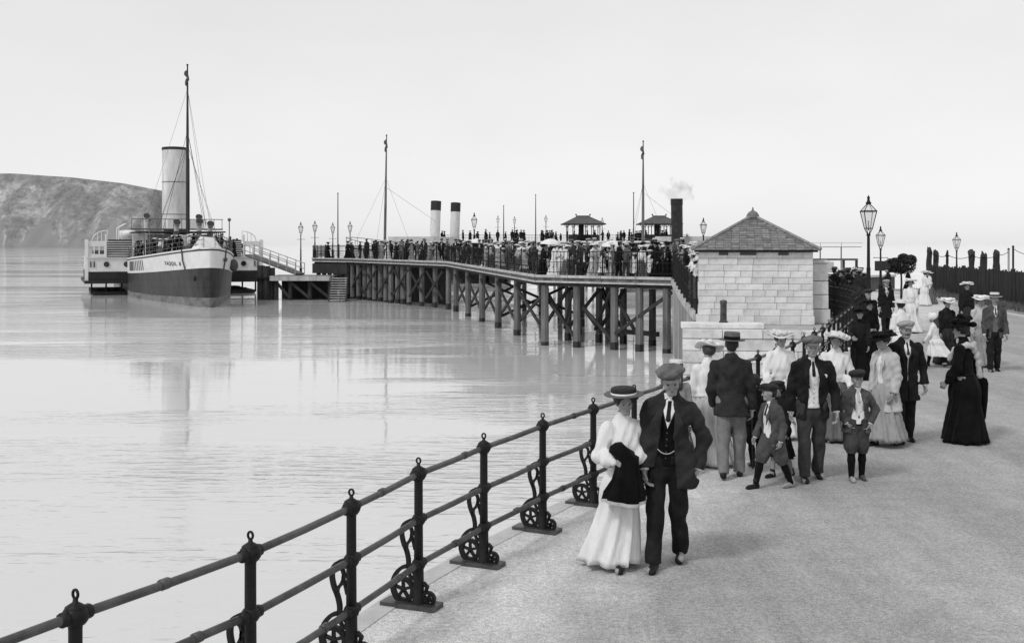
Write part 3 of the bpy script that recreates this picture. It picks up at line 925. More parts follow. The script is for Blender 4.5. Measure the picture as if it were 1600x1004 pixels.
for px, py, nm in ((778, 337, 'far pier head lamp nearest the two pale funnels'), (804, 338, 'far pier head lamp midway between funnels and shelters'), (853, 336, 'far pier head lamp just left of the first shelter'), (941, 340, 'far pier head lamp at the right corner of the first shelter')):
    p = at(px, py, 150); street_lamp('pier_lamp', nm, (p.x, 150, 2.95), p.z - 2.95, 1.0, 'lamps along the pier')
for px, py, d, zb, nm in ((528, 303, 118, -2.1, 'thin bare pole behind the left pier end'), (787, 322, 152, 2.95, 'thin pole left of the middle of the far pier head'), (837, 305, 152, 2.95, 'tall thin pole left of the first shelter'), (990, 302, 121, -2.1, 'thin pole just left of the flag-topped mast by the shelters')):
    p = at(px, py, d); t = thing('flagpole', nm, 'pole', (p.x, d, zb))
    mb = MB(); mb.tube([(0, 0, 0), (0, 0, p.z - zb)], [.09, .045], 7); mb.build('shaft', TIMBER_DARK, t)
    mb = MB(); mb.ball((0, 0, p.z - zb + .06), .08, 6); mb.build('truck', TIMBER_DARK, t)

# ------------------------------------------------------------------ far pier head with its raised deck and shelters
head = thing('far_pier', 'far raised pier head deck with pale edge carrying two shelters', 'pier')
HZ = 2.95; HX0, HX1, HY0, HY1 = -11.0, 24.0, 148.0, 172.0
mb = MB(); mb.box(((HX0 + HX1) / 2, (HY0 + HY1) / 2, HZ - .15), (HX1 - HX0, HY1 - HY0, .3)); mb.build('deck', TIMBER_GREY, head)
mb = MB(); mb.box((11.5 + 3.2, HY0 - .08, HZ + .12), (18.3, .16, .22)); mb.build('edge_board', PAINT_WHITE, head)
mb = MB(); mb.box((11.5 + 3.2, HY0 - .06, HZ - .26), (18.3, .12, .14)); mb.build('lower_board', PAINT_WHITE, head)
mb = MB(); mb.tube([(5.55, HY0 - .05, HZ + .12), (5.1, HY0 - .05, HZ - .05), (4.85, HY0 - .05, HZ - .6), (4.8, HY0 - .05, HZ - 1.4)], .13, 8); mb.build('corner_post', PAINT_WHITE, head)
for i in range(15):
    x = HX0 + .5 + i * (HX1 - HX0 - 1) / 14
    for y in (HY0 + .4, HY0 + 9, HY1 - 1):
        mb = MB(); mb.tube([(x, y, -3.2), (x, y, HZ - .3)], .2, 7); mb.build('pile', TIMBER_DARK, head)
    if i < 14:
        x2 = x + (HX1 - HX0 - 1) / 14
        mb = MB(); mb.beam((x, HY0 + .6, -1.6), (x2, HY0 + .6, 1.9), .14, .2); mb.build('brace', TIMBER_DARK, head)
        rail_panel(Vector((x, HY0 + .1, HZ)), Vector((x2, HY0 + .1, HZ)), head, h=1.0)
far = thing('far_jetty', 'low far jetty deck with thin railing behind the hut roof', 'jetty')
mb = MB(); mb.box((52, 232, 2.15), (39, 6, .12)); mb.build('deck', TIMBER_GREY, far)
for i in range(9):
    x = 33 + i * 4.3
    mb = MB(); mb.tube([(x, 229.3, -3.2), (x, 229.3, 2.1)], .13, 6); mb.build('pile', TIMBER_GREY, far)
    mb = MB(); mb.tube([(x, 229.1, 2.2), (x, 229.1, 3.0)], .05, 5); mb.tube([(x, 229.1, 3.0), (x + 4.3, 229.1, 3.0)], .03, 5); mb.build('railing_panel', TIMBER_GREY, far)
def shelter(px, d, w, label, clerest=True):
    x = (px - 800) / FPX * d
    t = thing('pier_shelter', label, 'shelter', (x, d, HZ), 0, 'shelters on the pier head')
    hw, hd = w / 2, 1.7
    ze = 2.55; zr = 3.55
    mb = MB()
    a = hw + .75; b = hd + .75
    mb.add([(-a, -b, ze), (a, -b, ze), (a, b, ze), (-a, b, ze), (-hw * .42, 0, zr), (hw * .42, 0, zr)], [(3, 2, 1, 0), (0, 1, 5, 4), (1, 2, 5), (2, 3, 4, 5), (3, 0, 4)])
    ro = mb.build('roof', SLATE, t)
    mb = MB(); mb.beam((-hw * .44, 0, zr + .05), (hw * .44, 0, zr + .05), .14, .16); mb.ball((-hw * .44, 0, zr + .25), .12, 6); mb.ball((hw * .44, 0, zr + .25), .12, 6); mb.build('ridge', SLATE, ro)
    mb = MB()
    mb.box((0, -b, ze - .06), (2 * a, .1, .14)); mb.box((0, b, ze - .06), (2 * a, .1, .14)); mb.box((-a, 0, ze - .06), (.1, 2 * b - .12, .14)); mb.box((a, 0, ze - .06), (.1, 2 * b - .12, .14))
    mb.build('fascia', TIMBER_DARK, ro)
    for i in range(6):
        xx = -hw + i * w / 5
        for y in (-hd, hd):
            mb = MB(); mb.tube([(xx, y, 0), (xx, y, ze)], .06, 6); mb.build('post', IRON, t)
            mb = MB(); mb.tube([(xx, y, 2.05), (xx + .28, y, 2.4), (xx + .4, y, 2.5)], .03, 5); mb.tube([(xx, y, 2.05), (xx - .28, y, 2.4), (xx - .4, y, 2.5)], .03, 5); mb.build('bracket', IRON, t)
    mb = MB(); mb.box((0, 0, .55), (w * .92, .12, 1.1)); mb.box((-.25, 0, 1.5), (.7, .3, 2.0)); mb.build('screen', TIMBER_DARK, t)
    mb = MB(); mb.box((0, -.45, .42), (w * .9, .5, .08)); mb.box((0, .45, .42), (w * .9, .5, .08)); mb.build('bench', TIMBER_DARK, t)
    for y in (-hd,):
        for xx in (-hw * .7, hw * .7):
            mb = MB(); mb.box((xx, y, .55), (w * .26, .06, .9)); mb.build('side_panel', TIMBER_DARK, t)
shelter(911, 152, 4.3, 'open pier shelter with hipped roof, the left one of two')
shelter(1030, 152, 4.2, 'open pier shelter with hipped roof beside the black funnel')

# board beside the pier way right of the hut
nb = thing('ticket_barrier', 'low railed barrier with a pale notice panel behind the hut, right side', 'barrier', (14.9, 52.0, 0))
mb = MB(); mb.box((0, 0, 2.06), (2.3, .12, .09)); mb.box((0, 0, 1.35), (2.3, .1, .08)); mb.build('bar', TIMBER_GREY, nb)
for x in (-1.1, -.3, .5, 1.1):
    mb = MB(); mb.box((x, .02, 1.03), (.1, .1, 2.06)); mb.build('post', TIMBER_DARK, nb)
mb = MB(); mb.box((-.3, -.1, 1.7), (.62, .05, .5)); mb.build('notice_panel', PAINT_CREAM, nb)

# ------------------------------------------------------------------ dark fence and posts on the right
fence = thing('paling_fence', 'long dark close-set paling fence along the verge', 'fence')
FP = catmull([Vector(p) for p in ((20.6, 31, 0), (20.5, 37, 0), (20.6, 42, 0), (21.3, 48, 0), (22.0, 54, 0), (22.1, 59.5, 0))], 8)
fl = [0]
for i in range(1, len(FP)): fl.append(fl[-1] + (FP[i] - FP[i - 1]).length)
def fpt(s):
    for i in range(1, len(FP)):
        if fl[i] >= s: return FP[i - 1].lerp(FP[i], (s - fl[i - 1]) / (fl[i] - fl[i - 1]))
    return FP[-1]
s0 = 0
PAL = mat('tarred_paling', .022, .75, .6, 4, .4, 20, stretch=(1, 1, .3))
while s0 < fl[-1] - .1:
    s1 = min(s0 + 2.4, fl[-1]); mb = MB(); s = s0
    ht = 1.52 + .25 * max(0, (45 - fpt(s0).y) / 8) 
    while s < s1 - .02:
        a, b = fpt(s), fpt(s + .1); h = ht + random.uniform(-.06, .05)
        d = b - a; cpt = (a + b) / 2
        mb.box((cpt.x + random.uniform(-.012, .012), cpt.y, .12 + h / 2), (.025, .092, h), rz=math.atan2(d.y, d.x) - math.pi / 2, rx=random.uniform(-.015, .015)); s += .104
    tag(mb.build('paling', PAL, fence), kind='stuff')
    a, b = fpt(s0), fpt(s1)
    for z in (.4, 1.3):
        mb = MB(); mb.beam((a.x + .06, a.y, z), (b.x + .06, b.y, z), .07, .09); mb.build('rail', TIMBER_DARK, fence)
    mb = MB(); mb.box((a.x + .1, a.y, .85), (.14, .14, 1.75)); mb.build('post', TIMBER_DARK, fence)
    s0 = s1
GRASS = mat('dry_grass', .13, .9, .5, 2, 0)
mb = MB()
for i in range(5200):
    s = random.random() * fl[-1]; p = fpt(s); x = p.x - .1 - abs(random.gauss(0, .38)); y = p.y + random.uniform(-.1, .1)
    if x < 18.9 + .0 * y: continue
    h = random.uniform(.10, .34) * (1.5 if p.y > 56 else 1); a = random.random() * 6.28; dx, dy = .02 * math.cos(a), .02 * math.sin(a); lx, ly = random.gauss(0, .09), random.gauss(0, .09)
    mb.add([(x - dx, y - dy, .11), (x + dx, y + dy, .11), (x + lx, y + ly, .11 + h)], [(0, 1, 2)])
o = tag(mb.build('grass', GRASS), 'tufts of dry grass along the foot of the paling fence', 'grass', kind='stuff')
# tall rough posts with chain
PP = []
for i, (px, wpx, top) in enumerate(((1452, 8, 388), (1462, 9, 393), (1480, 4, 393), (1518, 10, 393), (1537, 11, 396), (1557, 11, 392))):
    d = 66.0; p = at(px, top, d); w = .85 * wpx / FPX * d
    t = thing('timber_post', ['tall rough timber post standing first at the far fence end', 'thick rough timber post, second from the far fence end', 'thin rough post just left of the lamp among the posts', 'thick rough post right of the lamp among the posts', 'thick flat-topped post between two thick posts behind the walkers', 'thick rough post nearest the pair of thin poles'][i], 'post', (p.x, d, 0), random.uniform(-.3, .3), 'rough posts hung with chain behind the fence')
    mb = MB(); N = 7
    prof = [(w * .56 * random.uniform(.9, 1.1), z) for z in np.linspace(0, p.z - .1, 9)] + [(w * .35, p.z + random.uniform(-.02, .1))]
    mb.lathe(prof, n=8, sy=.9)
    mb.v = [(x + random.gauss(0, .02), y + random.gauss(0, .02), z + (random.gauss(0, .07) if z > p.z - .2 else 0)) for x, y, z in mb.v]
    mb.build('shaft', TIMBER_DARK, t)
    mb = MB(); mb.tube([(0, -.25 * w - .18, p.z - .25), (0, .2 + w * .3, p.z - .25)], .035, 6); mb.build('chain_ring', IRON, t)
    PP.append(Vector((p.x, d - w * .3 - .05, p.z - .2)))
PP += [Vector((at(1576, 400, 66).x, 66, 2.35)), Vector((at(1583, 388, 66).x, 66, 2.5))]
for i, lab in ((6, 'pale thin pole, the left one of a close pair behind the fence'), (7, 'dark thin pole, the right one of a close pair behind the fence')):
    t = thing('thin_pole', lab, 'pole', (PP[i].x, PP[i].y, 0)); mb = MB(); mb.tube([(0, 0, 0), (0, 0, PP[i].z + .1)], .06, 7); mb.build('shaft', TIMBER_PALE if i == 6 else TIMBER_DARK, t)
    mb = MB(); mb.ball((0, 0, PP[i].z + .12), .075, 5); mb.build('cap', TIMBER_DARK, t)
PP.append(Vector((31.5, 66, 2.3)))
for i, (a, b) in enumerate(zip(PP[:-1], PP[1:])):
    if (b - a).length < .35: continue
    pts = [a.lerp(b, k / 10) + Vector((0, 0, -.9 * (b - a).length * .16 * (1 - (2 * k / 10 - 1) ** 2))) for k in range(11)]
    mb = MB(); mb.tube(pts, .018, 5)
    o = mb.build('chain', IRON)
    tag(o, ['chain between the two posts at the far fence end', 'chain from the second thick post to the thin post', 'chain passing behind the lamp among the posts', 'chain between the thick post and the flat-topped post', 'chain between the flat-topped post and its right neighbour', 'chain from the last thick post to the pale pole', 'chain between the pale and dark thin poles', 'chain running right from the dark thin pole out of view'][min(i, 7)], 'chain', 'chains slung between the rough posts')

# clipped round bush
def bush():
    t = thing('clipped_bush', 'dark round clipped bush on a thin stem behind the notice lamp', 'bush', (20.15, 58.0, 0))
    mb = MB(); mb.tube([(0, 0, 0), (.02, 0, .8), (0, .02, 1.6)], [.06, .05, .04], 7)
    for a in range(6): mb.tube([(0, 0, 1.2), (.5 * math.cos(a), .4 * math.sin(a), 1.7)], [.03, .012], 5)
    mb.build('trunk', TIMBER_DARK, t)
    mb = MB()
    for i in range(9000):
        lobe = random.choice(((-.52, 0, 1.66, .40, .40, .36), (-.30, 0, 1.84, .30, .30, .22), (.26, 0, 1.72, .50, .46, .50), (.12, .0, 2.02, .28, .3, .26), (.52, 0, 1.95, .26, .3, .26), (-.08, .1, 1.62, .50, .45, .40)))
        v = Vector((random.gauss(0, 1), random.gauss(0, 1), random.gauss(0, 1))).normalized() * random.uniform(.72, 1.05)
        c = Vector((lobe[0] + v.x * lobe[3], lobe[1] + v.y * lobe[4], lobe[2] + v.z * lobe[5]))
        u = Vector((random.gauss(0, 1), random.gauss(0, 1), random.gauss(0, 1))).normalized() * random.uniform(.03, .06); w = u.orthogonal().normalized() * .025
        mb.add([c - u, c + w, c + u, c - w], [(0, 1, 2, 3)])
    mb.build('crown', mat('dark_leaves', .03, .6, .5, 4, 0), t)
bush()
# ------------------------------------------------------------------ steamers
HULL_DK = mat('hull_black', .034, .5, .75, .9, .15, 5, stretch=(1, 1, .35))
HULL_BOOT = mat('hull_boot_top', .17, .55, .6, .9, .1, 6, stretch=(1, .6, 1.5))
FUN_PALE = mat('funnel_paint', .60, .55, .3, .9, .05, 6, stretch=(1, 1, .3))
CANVAS = mat('awning_canvas', .62, .8, .1, 2, .2)
def hull_pt(t, s, L_, B_):
    """t 0 bow..1 stern, s 0 keel-ish (below water) .. 1 deck; returns half breadth and z above water"""
    zd = 3.45 + 1.1 * max(0, 1 - t / .42) ** 1.5 + .5 * max(0, (t - .75) / .25) ** 2
    z = -1.0 + (zd + 1.0) * s
    full = min(1.0, max(0, t / .30)) ** .56
    if t > .8: full *= max(0.05, 1 - ((t - .8) / .2) ** 2 * .85)
    fine = .52 + .48 * s ** .8 if t < .35 else .85 + .15 * s
    fl = fine + (1 - fine) * min(1, t / .35)
    return B_ / 2 * full * fl, z, zd
def steamer(name, label, loc, rz, funnels, mast, detail=True, L_=62.0, B_=9.0, funnel_mat=None, top_h=.02):
    t = thing(name, label, 'paddle steamer', loc, rz)
    NT, = (44,)
    bands = [(-1.0, .55, HULL_BOOT, 'boot_top'), (.55, None, HULL_DK, 'hull')]
    ts = [0.0, .004, .012, .025] + list(np.linspace(.04, 1, NT))
    def section(tt, zz):
        zd = hull_pt(tt, 1, L_, B_)[2]; s = (zz + 1.0) / (zd + 1.0)
        hb = hull_pt(tt, max(0, min(1, s)), L_, B_)[0]
        y = tt * L_ + (-.15 * max(0, s - .2) + .0) * (1 if tt < .1 else 0) * (1 - tt / .1)
        return max(.035, hb), y
    def strake(zf0, zf1, m_, nm, out=0.0, rows=5, t0=0.0, t1=1.0):
        mb = MB(); tl = [q for q in ts if t0 <= q <= t1]
        for sgn in (-1, 1):
            vs = []; fs = []
            for q in tl:
                a0, a1 = zf0(q), zf1(q)
                for r in range(rows):
                    z = a0 + (a1 - a0) * r / (rows - 1); hb, y = section(q, z); vs.append((sgn * (hb + out), y - (out if q < .01 else 0), z))
            for i in range(len(tl) - 1):
                for r in range(rows - 1):
                    a = i * rows + r; f = (a, a + rows, a + rows + 1, a + 1); fs.append(f if sgn > 0 else f[::-1])
            mb.add(vs, fs)
            if t0 == 0.0:
                pass
        # close stem and stern
        k = len(mb.v) // 2
        for i0 in (0, (len(tl) - 1) * rows):
            for r in range(rows - 1):
                a, b = i0 + r, k + i0 + r; mb.f.append((a, b, b + 1, a + 1)); mb.mi.append(0)
        return mb.build(nm, m_, t, True)
    zd = lambda q: hull_pt(q, 1, L_, B_)[2]
    boot = lambda q: .75 - .25 * min(1, q / .2)
    wl = lambda q: zd(q) - 1.50 + .15 * min(1, q / .35)      # lower edge of the white strake
    strake(lambda q: -1.0, boot, HULL_BOOT, 'boot_top', 0, 4)
    strake(boot, wl, HULL_DK, 'hull', 0.004, 6)
    strake(wl, lambda q: zd(q) + .0, PAINT_WHITE, 'white_strake', .02, 4)
    strake(lambda q: zd(q) - .16, lambda q: zd(q) - .06, PAINT_BLACK, 'rubbing_band', .045, 2, 0, .40)
    for fz in ((.33, .66) if detail else ()):
        strake(lambda q, f=fz: boot(q) + (wl(q) - boot(q)) * f, lambda q, f=fz: boot(q) + (wl(q) - boot(q)) * f + .05, HULL_DK, 'plate_seam', .022, 2)
    strake(lambda q: zd(q) - .05, lambda q: zd(q) + .07, PAINT_WHITE, 'gunwale', .06, 3)
    mb = MB(); vs = []; fs = []
    for q in ts: hb, y = section(q, zd(q)); vs += [(-hb + .02, y, zd(q) - .12), (hb - .02, y, zd(q) - .12)]
    mb.add(vs, [(2 * i, 2 * i + 1, 2 * i + 3, 2 * i + 2) for i in range(len(ts) - 1)]); mb.build('deck', TIMBER_GREY, t)
    # funnels
    for (fy, fr, fz0, fz1, rake) in funnels:
        fu = empty('funnel', (0, fy, 0), 0, t)
        mb = MB(); mb.tube([(0, 0, fz0), (0, rake, fz1)], [fr * 1.02, fr], 24); smooth_by_angle(mb.build('funnel_casing', funnel_mat or FUN_PALE, fu))
        k = (fz1 - fz0) * top_h
        mb = MB(); mb.tube([(0, rake * (1 - top_h), fz1 - k), (0, rake * 1.005, fz1 + .03)], [fr + .03, fr + .035], 24, True); smooth_by_angle(mb.build('funnel_top', PAINT_BLACK, fu))
        if detail:
            for z in (.42, .70):
                mb = MB(); zz = fz0 + (fz1 - fz0) * z; mb.tube([(0, rake * z, zz), (0, rake * z, zz + .06)], fr + .035, 24); mb.build('funnel_band', BRASS, fu)
            mb = MB(); mb.tube([(fr + .12, 0, fz0), (fr + .12, rake * .9, fz1 - 1)], .10, 8); mb.build('steam_pipe', BRASS, fu)
    # mast
    my, mz, mrake = mast
    ma = empty('mast', (0, my, 0), 0, t)
    mb = MB(); mb.tube([(0, 0, 2.5), (0, mrake * .5, mz * .55), (0, mrake, mz)], [.17, .15, .06], 8); mb.build('mast_pole', TIMBER_DARK if detail else TIMBER_GREY, ma)
    mb = MB(); mb.ball((0, mrake, mz + .05), .10, 6); mb.build('truck', PAINT_BLACK, ma)
    mb = MB()   # furled pennant
    for i in range(9):
        z = mz - .5 - i * .13
    pts = [Vector((-.06 - .10 * math.sin(i * 1.1), mrake - .05, mz - .45 - .16 * i)) for i in range(10)]
    mb.tube(pts, [.05, .14, .19, .15, .10, .16, .13, .08, .10, .04], 7); mb.build('furled_flag', mat('flag_cloth', .09, .8, .6, 3, .2), ma, True)
    mb = MB()
    if detail:
        for sx in (-3.4, 3.4):
            for k in (1.2, 2.4): mb.tube([(0, mrake * .66, mz * .66), (sx, k, 3.4)], .014, 4)
        mb.tube([(0, mrake * .9, mz * .9), (0, -my + .6, 4.6)], .012, 4); mb.tube([(0, mrake * .9, mz * .9), (-3.0, 8.5, 6.9)], .012, 4); mb.tube([(0, mrake * .9, mz * .9), (3.0, 8.5, 6.9)], .012, 4)
    for sx in (-2.6, 2.6): mb.tube([(0, mrake * .7, mz * .72), (sx, 3.0, 3.0)], .018 if detail else .012, 4)
    mb.tube([(0, mrake * .7, mz * .72), (0, -my + 1.0, 4.4)], .016 if detail else .012, 4)
    mb.tube([(0, mrake * .62, mz * .66), (.3, funnels[0][0] - my, funnels[0][3] * .75)], .016, 4)
    mb.build('rigging', ROPE, ma)
    # bow rails
    def rail_line(q): hb, y = section(q, zd(q)); return Vector((hb - .08, y, zd(q)))
    qs = [0.006] + list(np.linspace(.02, .46 if detail else .3, 20 if detail else 8))
    for sgn in (-1, 1):
        for a, b in zip(qs[:-1], qs[1:]):
            p, q = rail_line(a), rail_line(b); p.x *= sgn; q.x *= sgn
            mb = MB(); up = Vector((0, 0, 1))
            for z in ((.35, .7, 1.05) if detail else (1.05,)): mb.tube([p + up * z, q + up * z], .02 if z < 1 else .035, 5, False)
            mb.tube([p, p + up * 1.06], .024, 5); mb.build('deck_rail', BRASS if detail else TIMBER_GREY, t)
    # paddle boxes on sponsons
    PY0, PY1 = 24.5, 38.0
    for sgn in (-1, 1):
        pb = empty('paddle_box', (0, 0, 0), 0, t)
        def bx(x0, x1, y0, y1, z0, z1, m_, nm):
            mb = MB(); mb.box((sgn * (x0 + x1) / 2, (y0 + y1) / 2, (z0 + z1) / 2), (abs(x1 - x0), y1 - y0, z1 - z0)); return mb.build(nm, m_, pb)
        bx(3.4, 8.1, PY0, PY1, 1.40, 2.25, PAINT_BLACK, 'sponson_side')
        bx(3.4, 8.35, PY0 - .25, PY1 + .25, 1.13, 1.40, PAINT_BLACK, 'sponson_fender')
        bx(3.4, 8.05, PY0 + .05, PY1 - .05, 2.25, 3.50, PAINT_WHITE, 'box_side')
        bx(3.35, 8.2, PY0 - .06, PY1 + .06, 3.50, 3.62, PAINT_CREAM, 'box_moulding')
        if detail:
            # sponson struts and paddle wheel below
            for x in (5.0, 6.4, 7.7):
                mb = MB(); mb.tube([(sgn * x, PY0 + .8, 1.2), (sgn * x, PY0 + .8, .1)], .09, 6); mb.build('strut', IRON, pb)
            bx(4.2, 7.6, PY0 + .6, PY1 - .5, -.35, .32, TIMBER_DARK, 'wheel_float')
            mb = MB(); cz = 1.6; cy = (PY0 + PY1) / 2
            for k in range(10):
                a = 2 * math.pi * k / 10; mb.box((sgn * 5.9, cy + 2.6 * math.cos(a), cz + 2.6 * math.sin(a)), (3.0, .12, .8), rx=a)
            mb.build('paddle_wheel', TIMBER_DARK, pb)
            for y_, x_ in ((PY0 - .01, 4.6), (PY0 - .01, 6.4)):
                mb = MB(); M = Matrix.Rotation(R(90), 3, 'X')
                N = 14; mb.add([(sgn * x_ + .26 * math.cos(2 * math.pi * k / N), PY0 + .03, 2.95 + .26 * math.sin(2 * math.pi * k / N)) for k in range(N)] + [(sgn * x_ + .26 * math.cos(2 * math.pi * k / N), PY0 - .05, 2.95 + .26 * math.sin(2 * math.pi * k / N)) for k in range(N)], [tuple(range(N, 2 * N))] + [(k, (k + 1) % N, N + (k + 1) % N, N + k) for k in range(N)]); mb.build('porthole', GLASS_DARK, pb)
            for x_ in (7.5, 7.8):
                mb = MB(); mb.box((sgn * x_, PY0 - .01, 2.95), (.10, .08, .55)); mb.build('porthole', GLASS_DARK, pb)
            # upper works over the box: bulwark, ladder of slats, curved screen
            bx(6.5, 8.0, PY0 + .1, PY0 + .2, 3.62, 3.85, PAINT_WHITE, 'bulwark'); bx(6.5, 8.0, PY0 + .1, PY0 + .2, 4.65, 5.15, PAINT_WHITE, 'bulwark')
            for i, x_ in enumerate((6.55, 7.05, 7.5, 7.95)): bx(x_ - .05, x_ + .05, PY0 + .12, PY0 + .22, 3.85, 4.65, PAINT_WHITE, 'stanchion')
            bx(8.02, 8.32, PY0 - .02, PY0 + .5, 1.42, 5.3, PAINT_WHITE, 'end_post')
            for i in range(7): bx(4.05, 6.35, PY0 + .12 + .18 * i, PY0 + .22 + .18 * i, 3.72 + .22 * i, 3.83 + .22 * i, PAINT_CREAM, 'step')
            bx(4.0, 6.4, PY0 + 1.6, PY0 + 1.7, 3.62, 5.3, TIMBER_DARK, 'stair_back')
            for x_ in (4.0, 6.45): bx(x_ - .07, x_ + .07, PY0 + .05, PY0 + .25, 3.6, 5.8, PAINT_WHITE, 'stair_post')
            mb = MB(); pts = [Vector((sgn * (6.3 + 1.4 * i / 8), PY0 + .3, 5.15 + 1.0 * math.sqrt(max(0, 1 - (i / 8) ** 2)))) for i in range(9)]
            mb.tube(pts, .05, 6); mb.build('curved_rail', PAINT_WHITE, pb)
            for i in (0, 3, 5): 
                mb = MB(); mb.tube([pts[i], (pts[i].x, pts[i].y, 5.1)], .035, 5); mb.build('stanchion', PAINT_WHITE, pb)
        else:
            bx(3.4, 8.0, PY0 + .1, PY1 - .1, 3.62, 4.2, PAINT_CREAM, 'bulwark')
    # deckhouse, bridge, awning
    def part(nm, m_, c, s_): mb = MB(); mb.box(c, s_); return mb.build(nm, m_, t)
    dh = part('deckhouse', PAINT_CREAM, (-.3, 22.5, 4.5), (5.8, 9.0, 2.5))
    if detail:
        mb = MB(); mb.box((.9, 17.97, 4.5), (2.2, .08, 2.0)); mb.build('doorway', GLASS_DARK, dh)
        for x_ in (-2.2, -1.3): mb = MB(); mb.box((x_, 17.98, 4.8), (.5, .06, .6)); mb.build('window', GLASS_DARK, dh)
        part('awning', TIMBER_DARK, (-.5, 19.6, 5.95), (7.6, 9.4, .12))
        part('bridge_front', PAINT_WHITE, (.8, 23.5, 6.75), (3.4, .14, .9))
        part('bridge_deck', TIMBER_GREY, (0, 24.5, 6.3), (8.5, 2.2, .12))
        part('bridge_rail', BRASS, (0, 23.45, 7.25), (8.5, .06, .07))
        for i in range(12): part('bridge_stanchion', BRASS, (-4.2 + i * .76, 23.45, 6.8), (.05, .05, .95))
        for i in range(7): part('awning_post', PAINT_WHITE, (-3.5, 16.2 + i * 1.3, 4.75), (.08, .08, 2.4)); 
        for i in range(7): part('awning_post', PAINT_WHITE, (3.2, 16.2 + i * 1.3, 4.75), (.08, .08, 2.4))
        # white stem head piece, windlass box
        mb = MB(); mb.add([(-1.25, 1.7, zd(.02) - .05), (1.25, 1.7, zd(.02) - .05), (.8, .35, zd(.006)), (-.8, .35, zd(.006)), (-.5, 1.5, zd(0) + .85), (.5, 1.5, zd(0) + .85), (.4, .85, zd(0) + .85), (-.4, .85, zd(0) + .85)], [(4, 7, 6, 5), (0, 1, 5, 4), (3, 7, 4, 0), (1, 2, 6, 5), (2, 3, 7, 6)])
        bevel(mb.build('stem_locker', PAINT_WHITE, t), .06, 2)
        part('windlass', PAINT_BLACK, (-.1, 4.2, zd(.06) + .45), (1.7, .8, .9)); part('hatch', TIMBER_GREY, (0, 7.2, zd(.1) + .25), (2.6, 2.0, .6)); part('companion', PAINT_CREAM, (-1.0, 10.4, zd(.16) + .8), (1.6, 1.6, 1.7))
        # cowl ventilators
        for x_, y_, h in ((-.9, 15.6, 3.4), (1.1, 15.9, 3.5), (2.2, 17.0, 3.3), (-2.6, 27, 4.2), (2.6, 29, 4.2)):
            ve = empty('ventilator', (x_, y_, zd(.25) - .3), 0, t)
            mb = MB(); mb.tube([(0, 0, 0), (0, 0, h - .5), (0, -.1, h - .2), (0, -.35, h)], [.22, .22, .26, .36], 10); smooth_by_angle(mb.build('cowl', PAINT_CREAM, ve))
            mb = MB(); mb.tube([(0, -.352, h + .003), (0, -.372, h + .02)], .33, 12); mb.build('cowl_mouth', GLASS_DARK, ve)
        # lifeboat
        lb = empty('lifeboat', (-4.2, 30.0, 5.9), 0, t)
        mb = MB(); mb.ball((0, 0, 0), 1.0, 10, (.85, 2.9, .75)); mb.v = [(x, y, z if z < .25 else .25 + (z - .25) * .25) for x, y, z in mb.v]; mb.build('boat_hull', PAINT_WHITE, lb, True)
        mb = MB(); mb.tube([(-.9, -1.8, -1.6), (-.9, -1.8, .6), (-.2, -1.8, 1.0)], .06, 6); mb.tube([(-.9, 1.8, -1.6), (-.9, 1.8, .6), (-.2, 1.8, 1.0)], .06, 6); mb.build('davit', PAINT_WHITE, lb)
        # louvred panel and name on the bow
        def on_hull(sgn, yy, zz, out=.05):
            q = yy / L_; hb, y = section(q, zz); return Vector((sgn * (hb + out), y, zz))
        lv = empty('louvre_panel', (0, 0, 0), 0, t)
        for i in range(11):
            yy = 14.4 + i * .64
            q = yy / L_; z0, z1 = wl(q) + .2, zd(q) - .30
            a, b = on_hull(-1, yy, z0, .03), on_hull(-1, yy + .05, z1, .03)
            mb = MB(); mb.beam(a, b, .07, .10); mb.build('louvre', BRASS, lv)
        for sgn in (-1, 1):
            for (txt, y0, sz) in ((('TAQQIL. B', 7.6, .42),) if sgn < 0 else (('TAQQI', 1.9, .40),)):
                cu = bpy.data.curves.new('name_letters', 'FONT'); cu.body = txt; cu.size = sz; cu.extrude = .012; cu.space_character = 1.25
                to = bpy.data.objects.new('tmp', cu); col.objects.link(to)
                bpy.context.view_layer.update()
                me = bpy.data.meshes.new_from_object(to); bpy.data.objects.remove(to)
                wdt = max(v.co.x for v in me.vertices)
                zz = zd(y0 / L_) - .95
                for v in me.vertices:      # wrap the lettering on the planking
                    u, hgt, dep = v.co.x, v.co.y, v.co.z
                    yy = (y0 - u * 1.6) if sgn < 0 else (y0 + u * 1.6)
                    pz = zz + hgt + (wdt / 2 - u) * 0
                    hb, y_ = section(max(.003, yy / L_), pz); v.co = (sgn * (hb + .035 + dep), y_, pz)
                me.materials.append(SIGN); link('name_letters', me, t)
        # anchor, hawse pipe, mooring fenders, dangling lines
        p = on_hull(-1, 1.6, 2.2, .02); mb = MB(); mb.ball(p, .22, 6, (.6, 1, 1)); mb.build('hawse_pipe', PAINT_BLACK, t)
        for sgn, yy in ((-1, 3.2), (1, 2.6)):
            mb = MB(); q = yy / L_; mb.tube([on_hull(sgn, yy, zd(q) + .1, .1), on_hull(sgn, yy, zd(q) - .8, .1), on_hull(sgn, yy - .3, wl(q), .1)], .06, 5); mb.build('mooring_line', ROPE, t)
        for yy in (8.4,):
            mb = MB(); p = on_hull(1, yy, zd(yy / L_) - 1.0, .3); mb.ball(p, .38, 8, (1, 1, 1.4)); mb.build('fender', ROPE, t, True)
        for x_, y_ in ((-3.4, 13.0), (3.2, 12.0)):
            mb = MB(); mb.tube([(x_, y_, 3.0), (x_, y_, 7.0)], .05, 5); mb.ball((x_, y_, 7.0), .16, 6); mb.build('signal_post', BRASS, t)
    return t
bowx, bowy = -23.2, 86.0
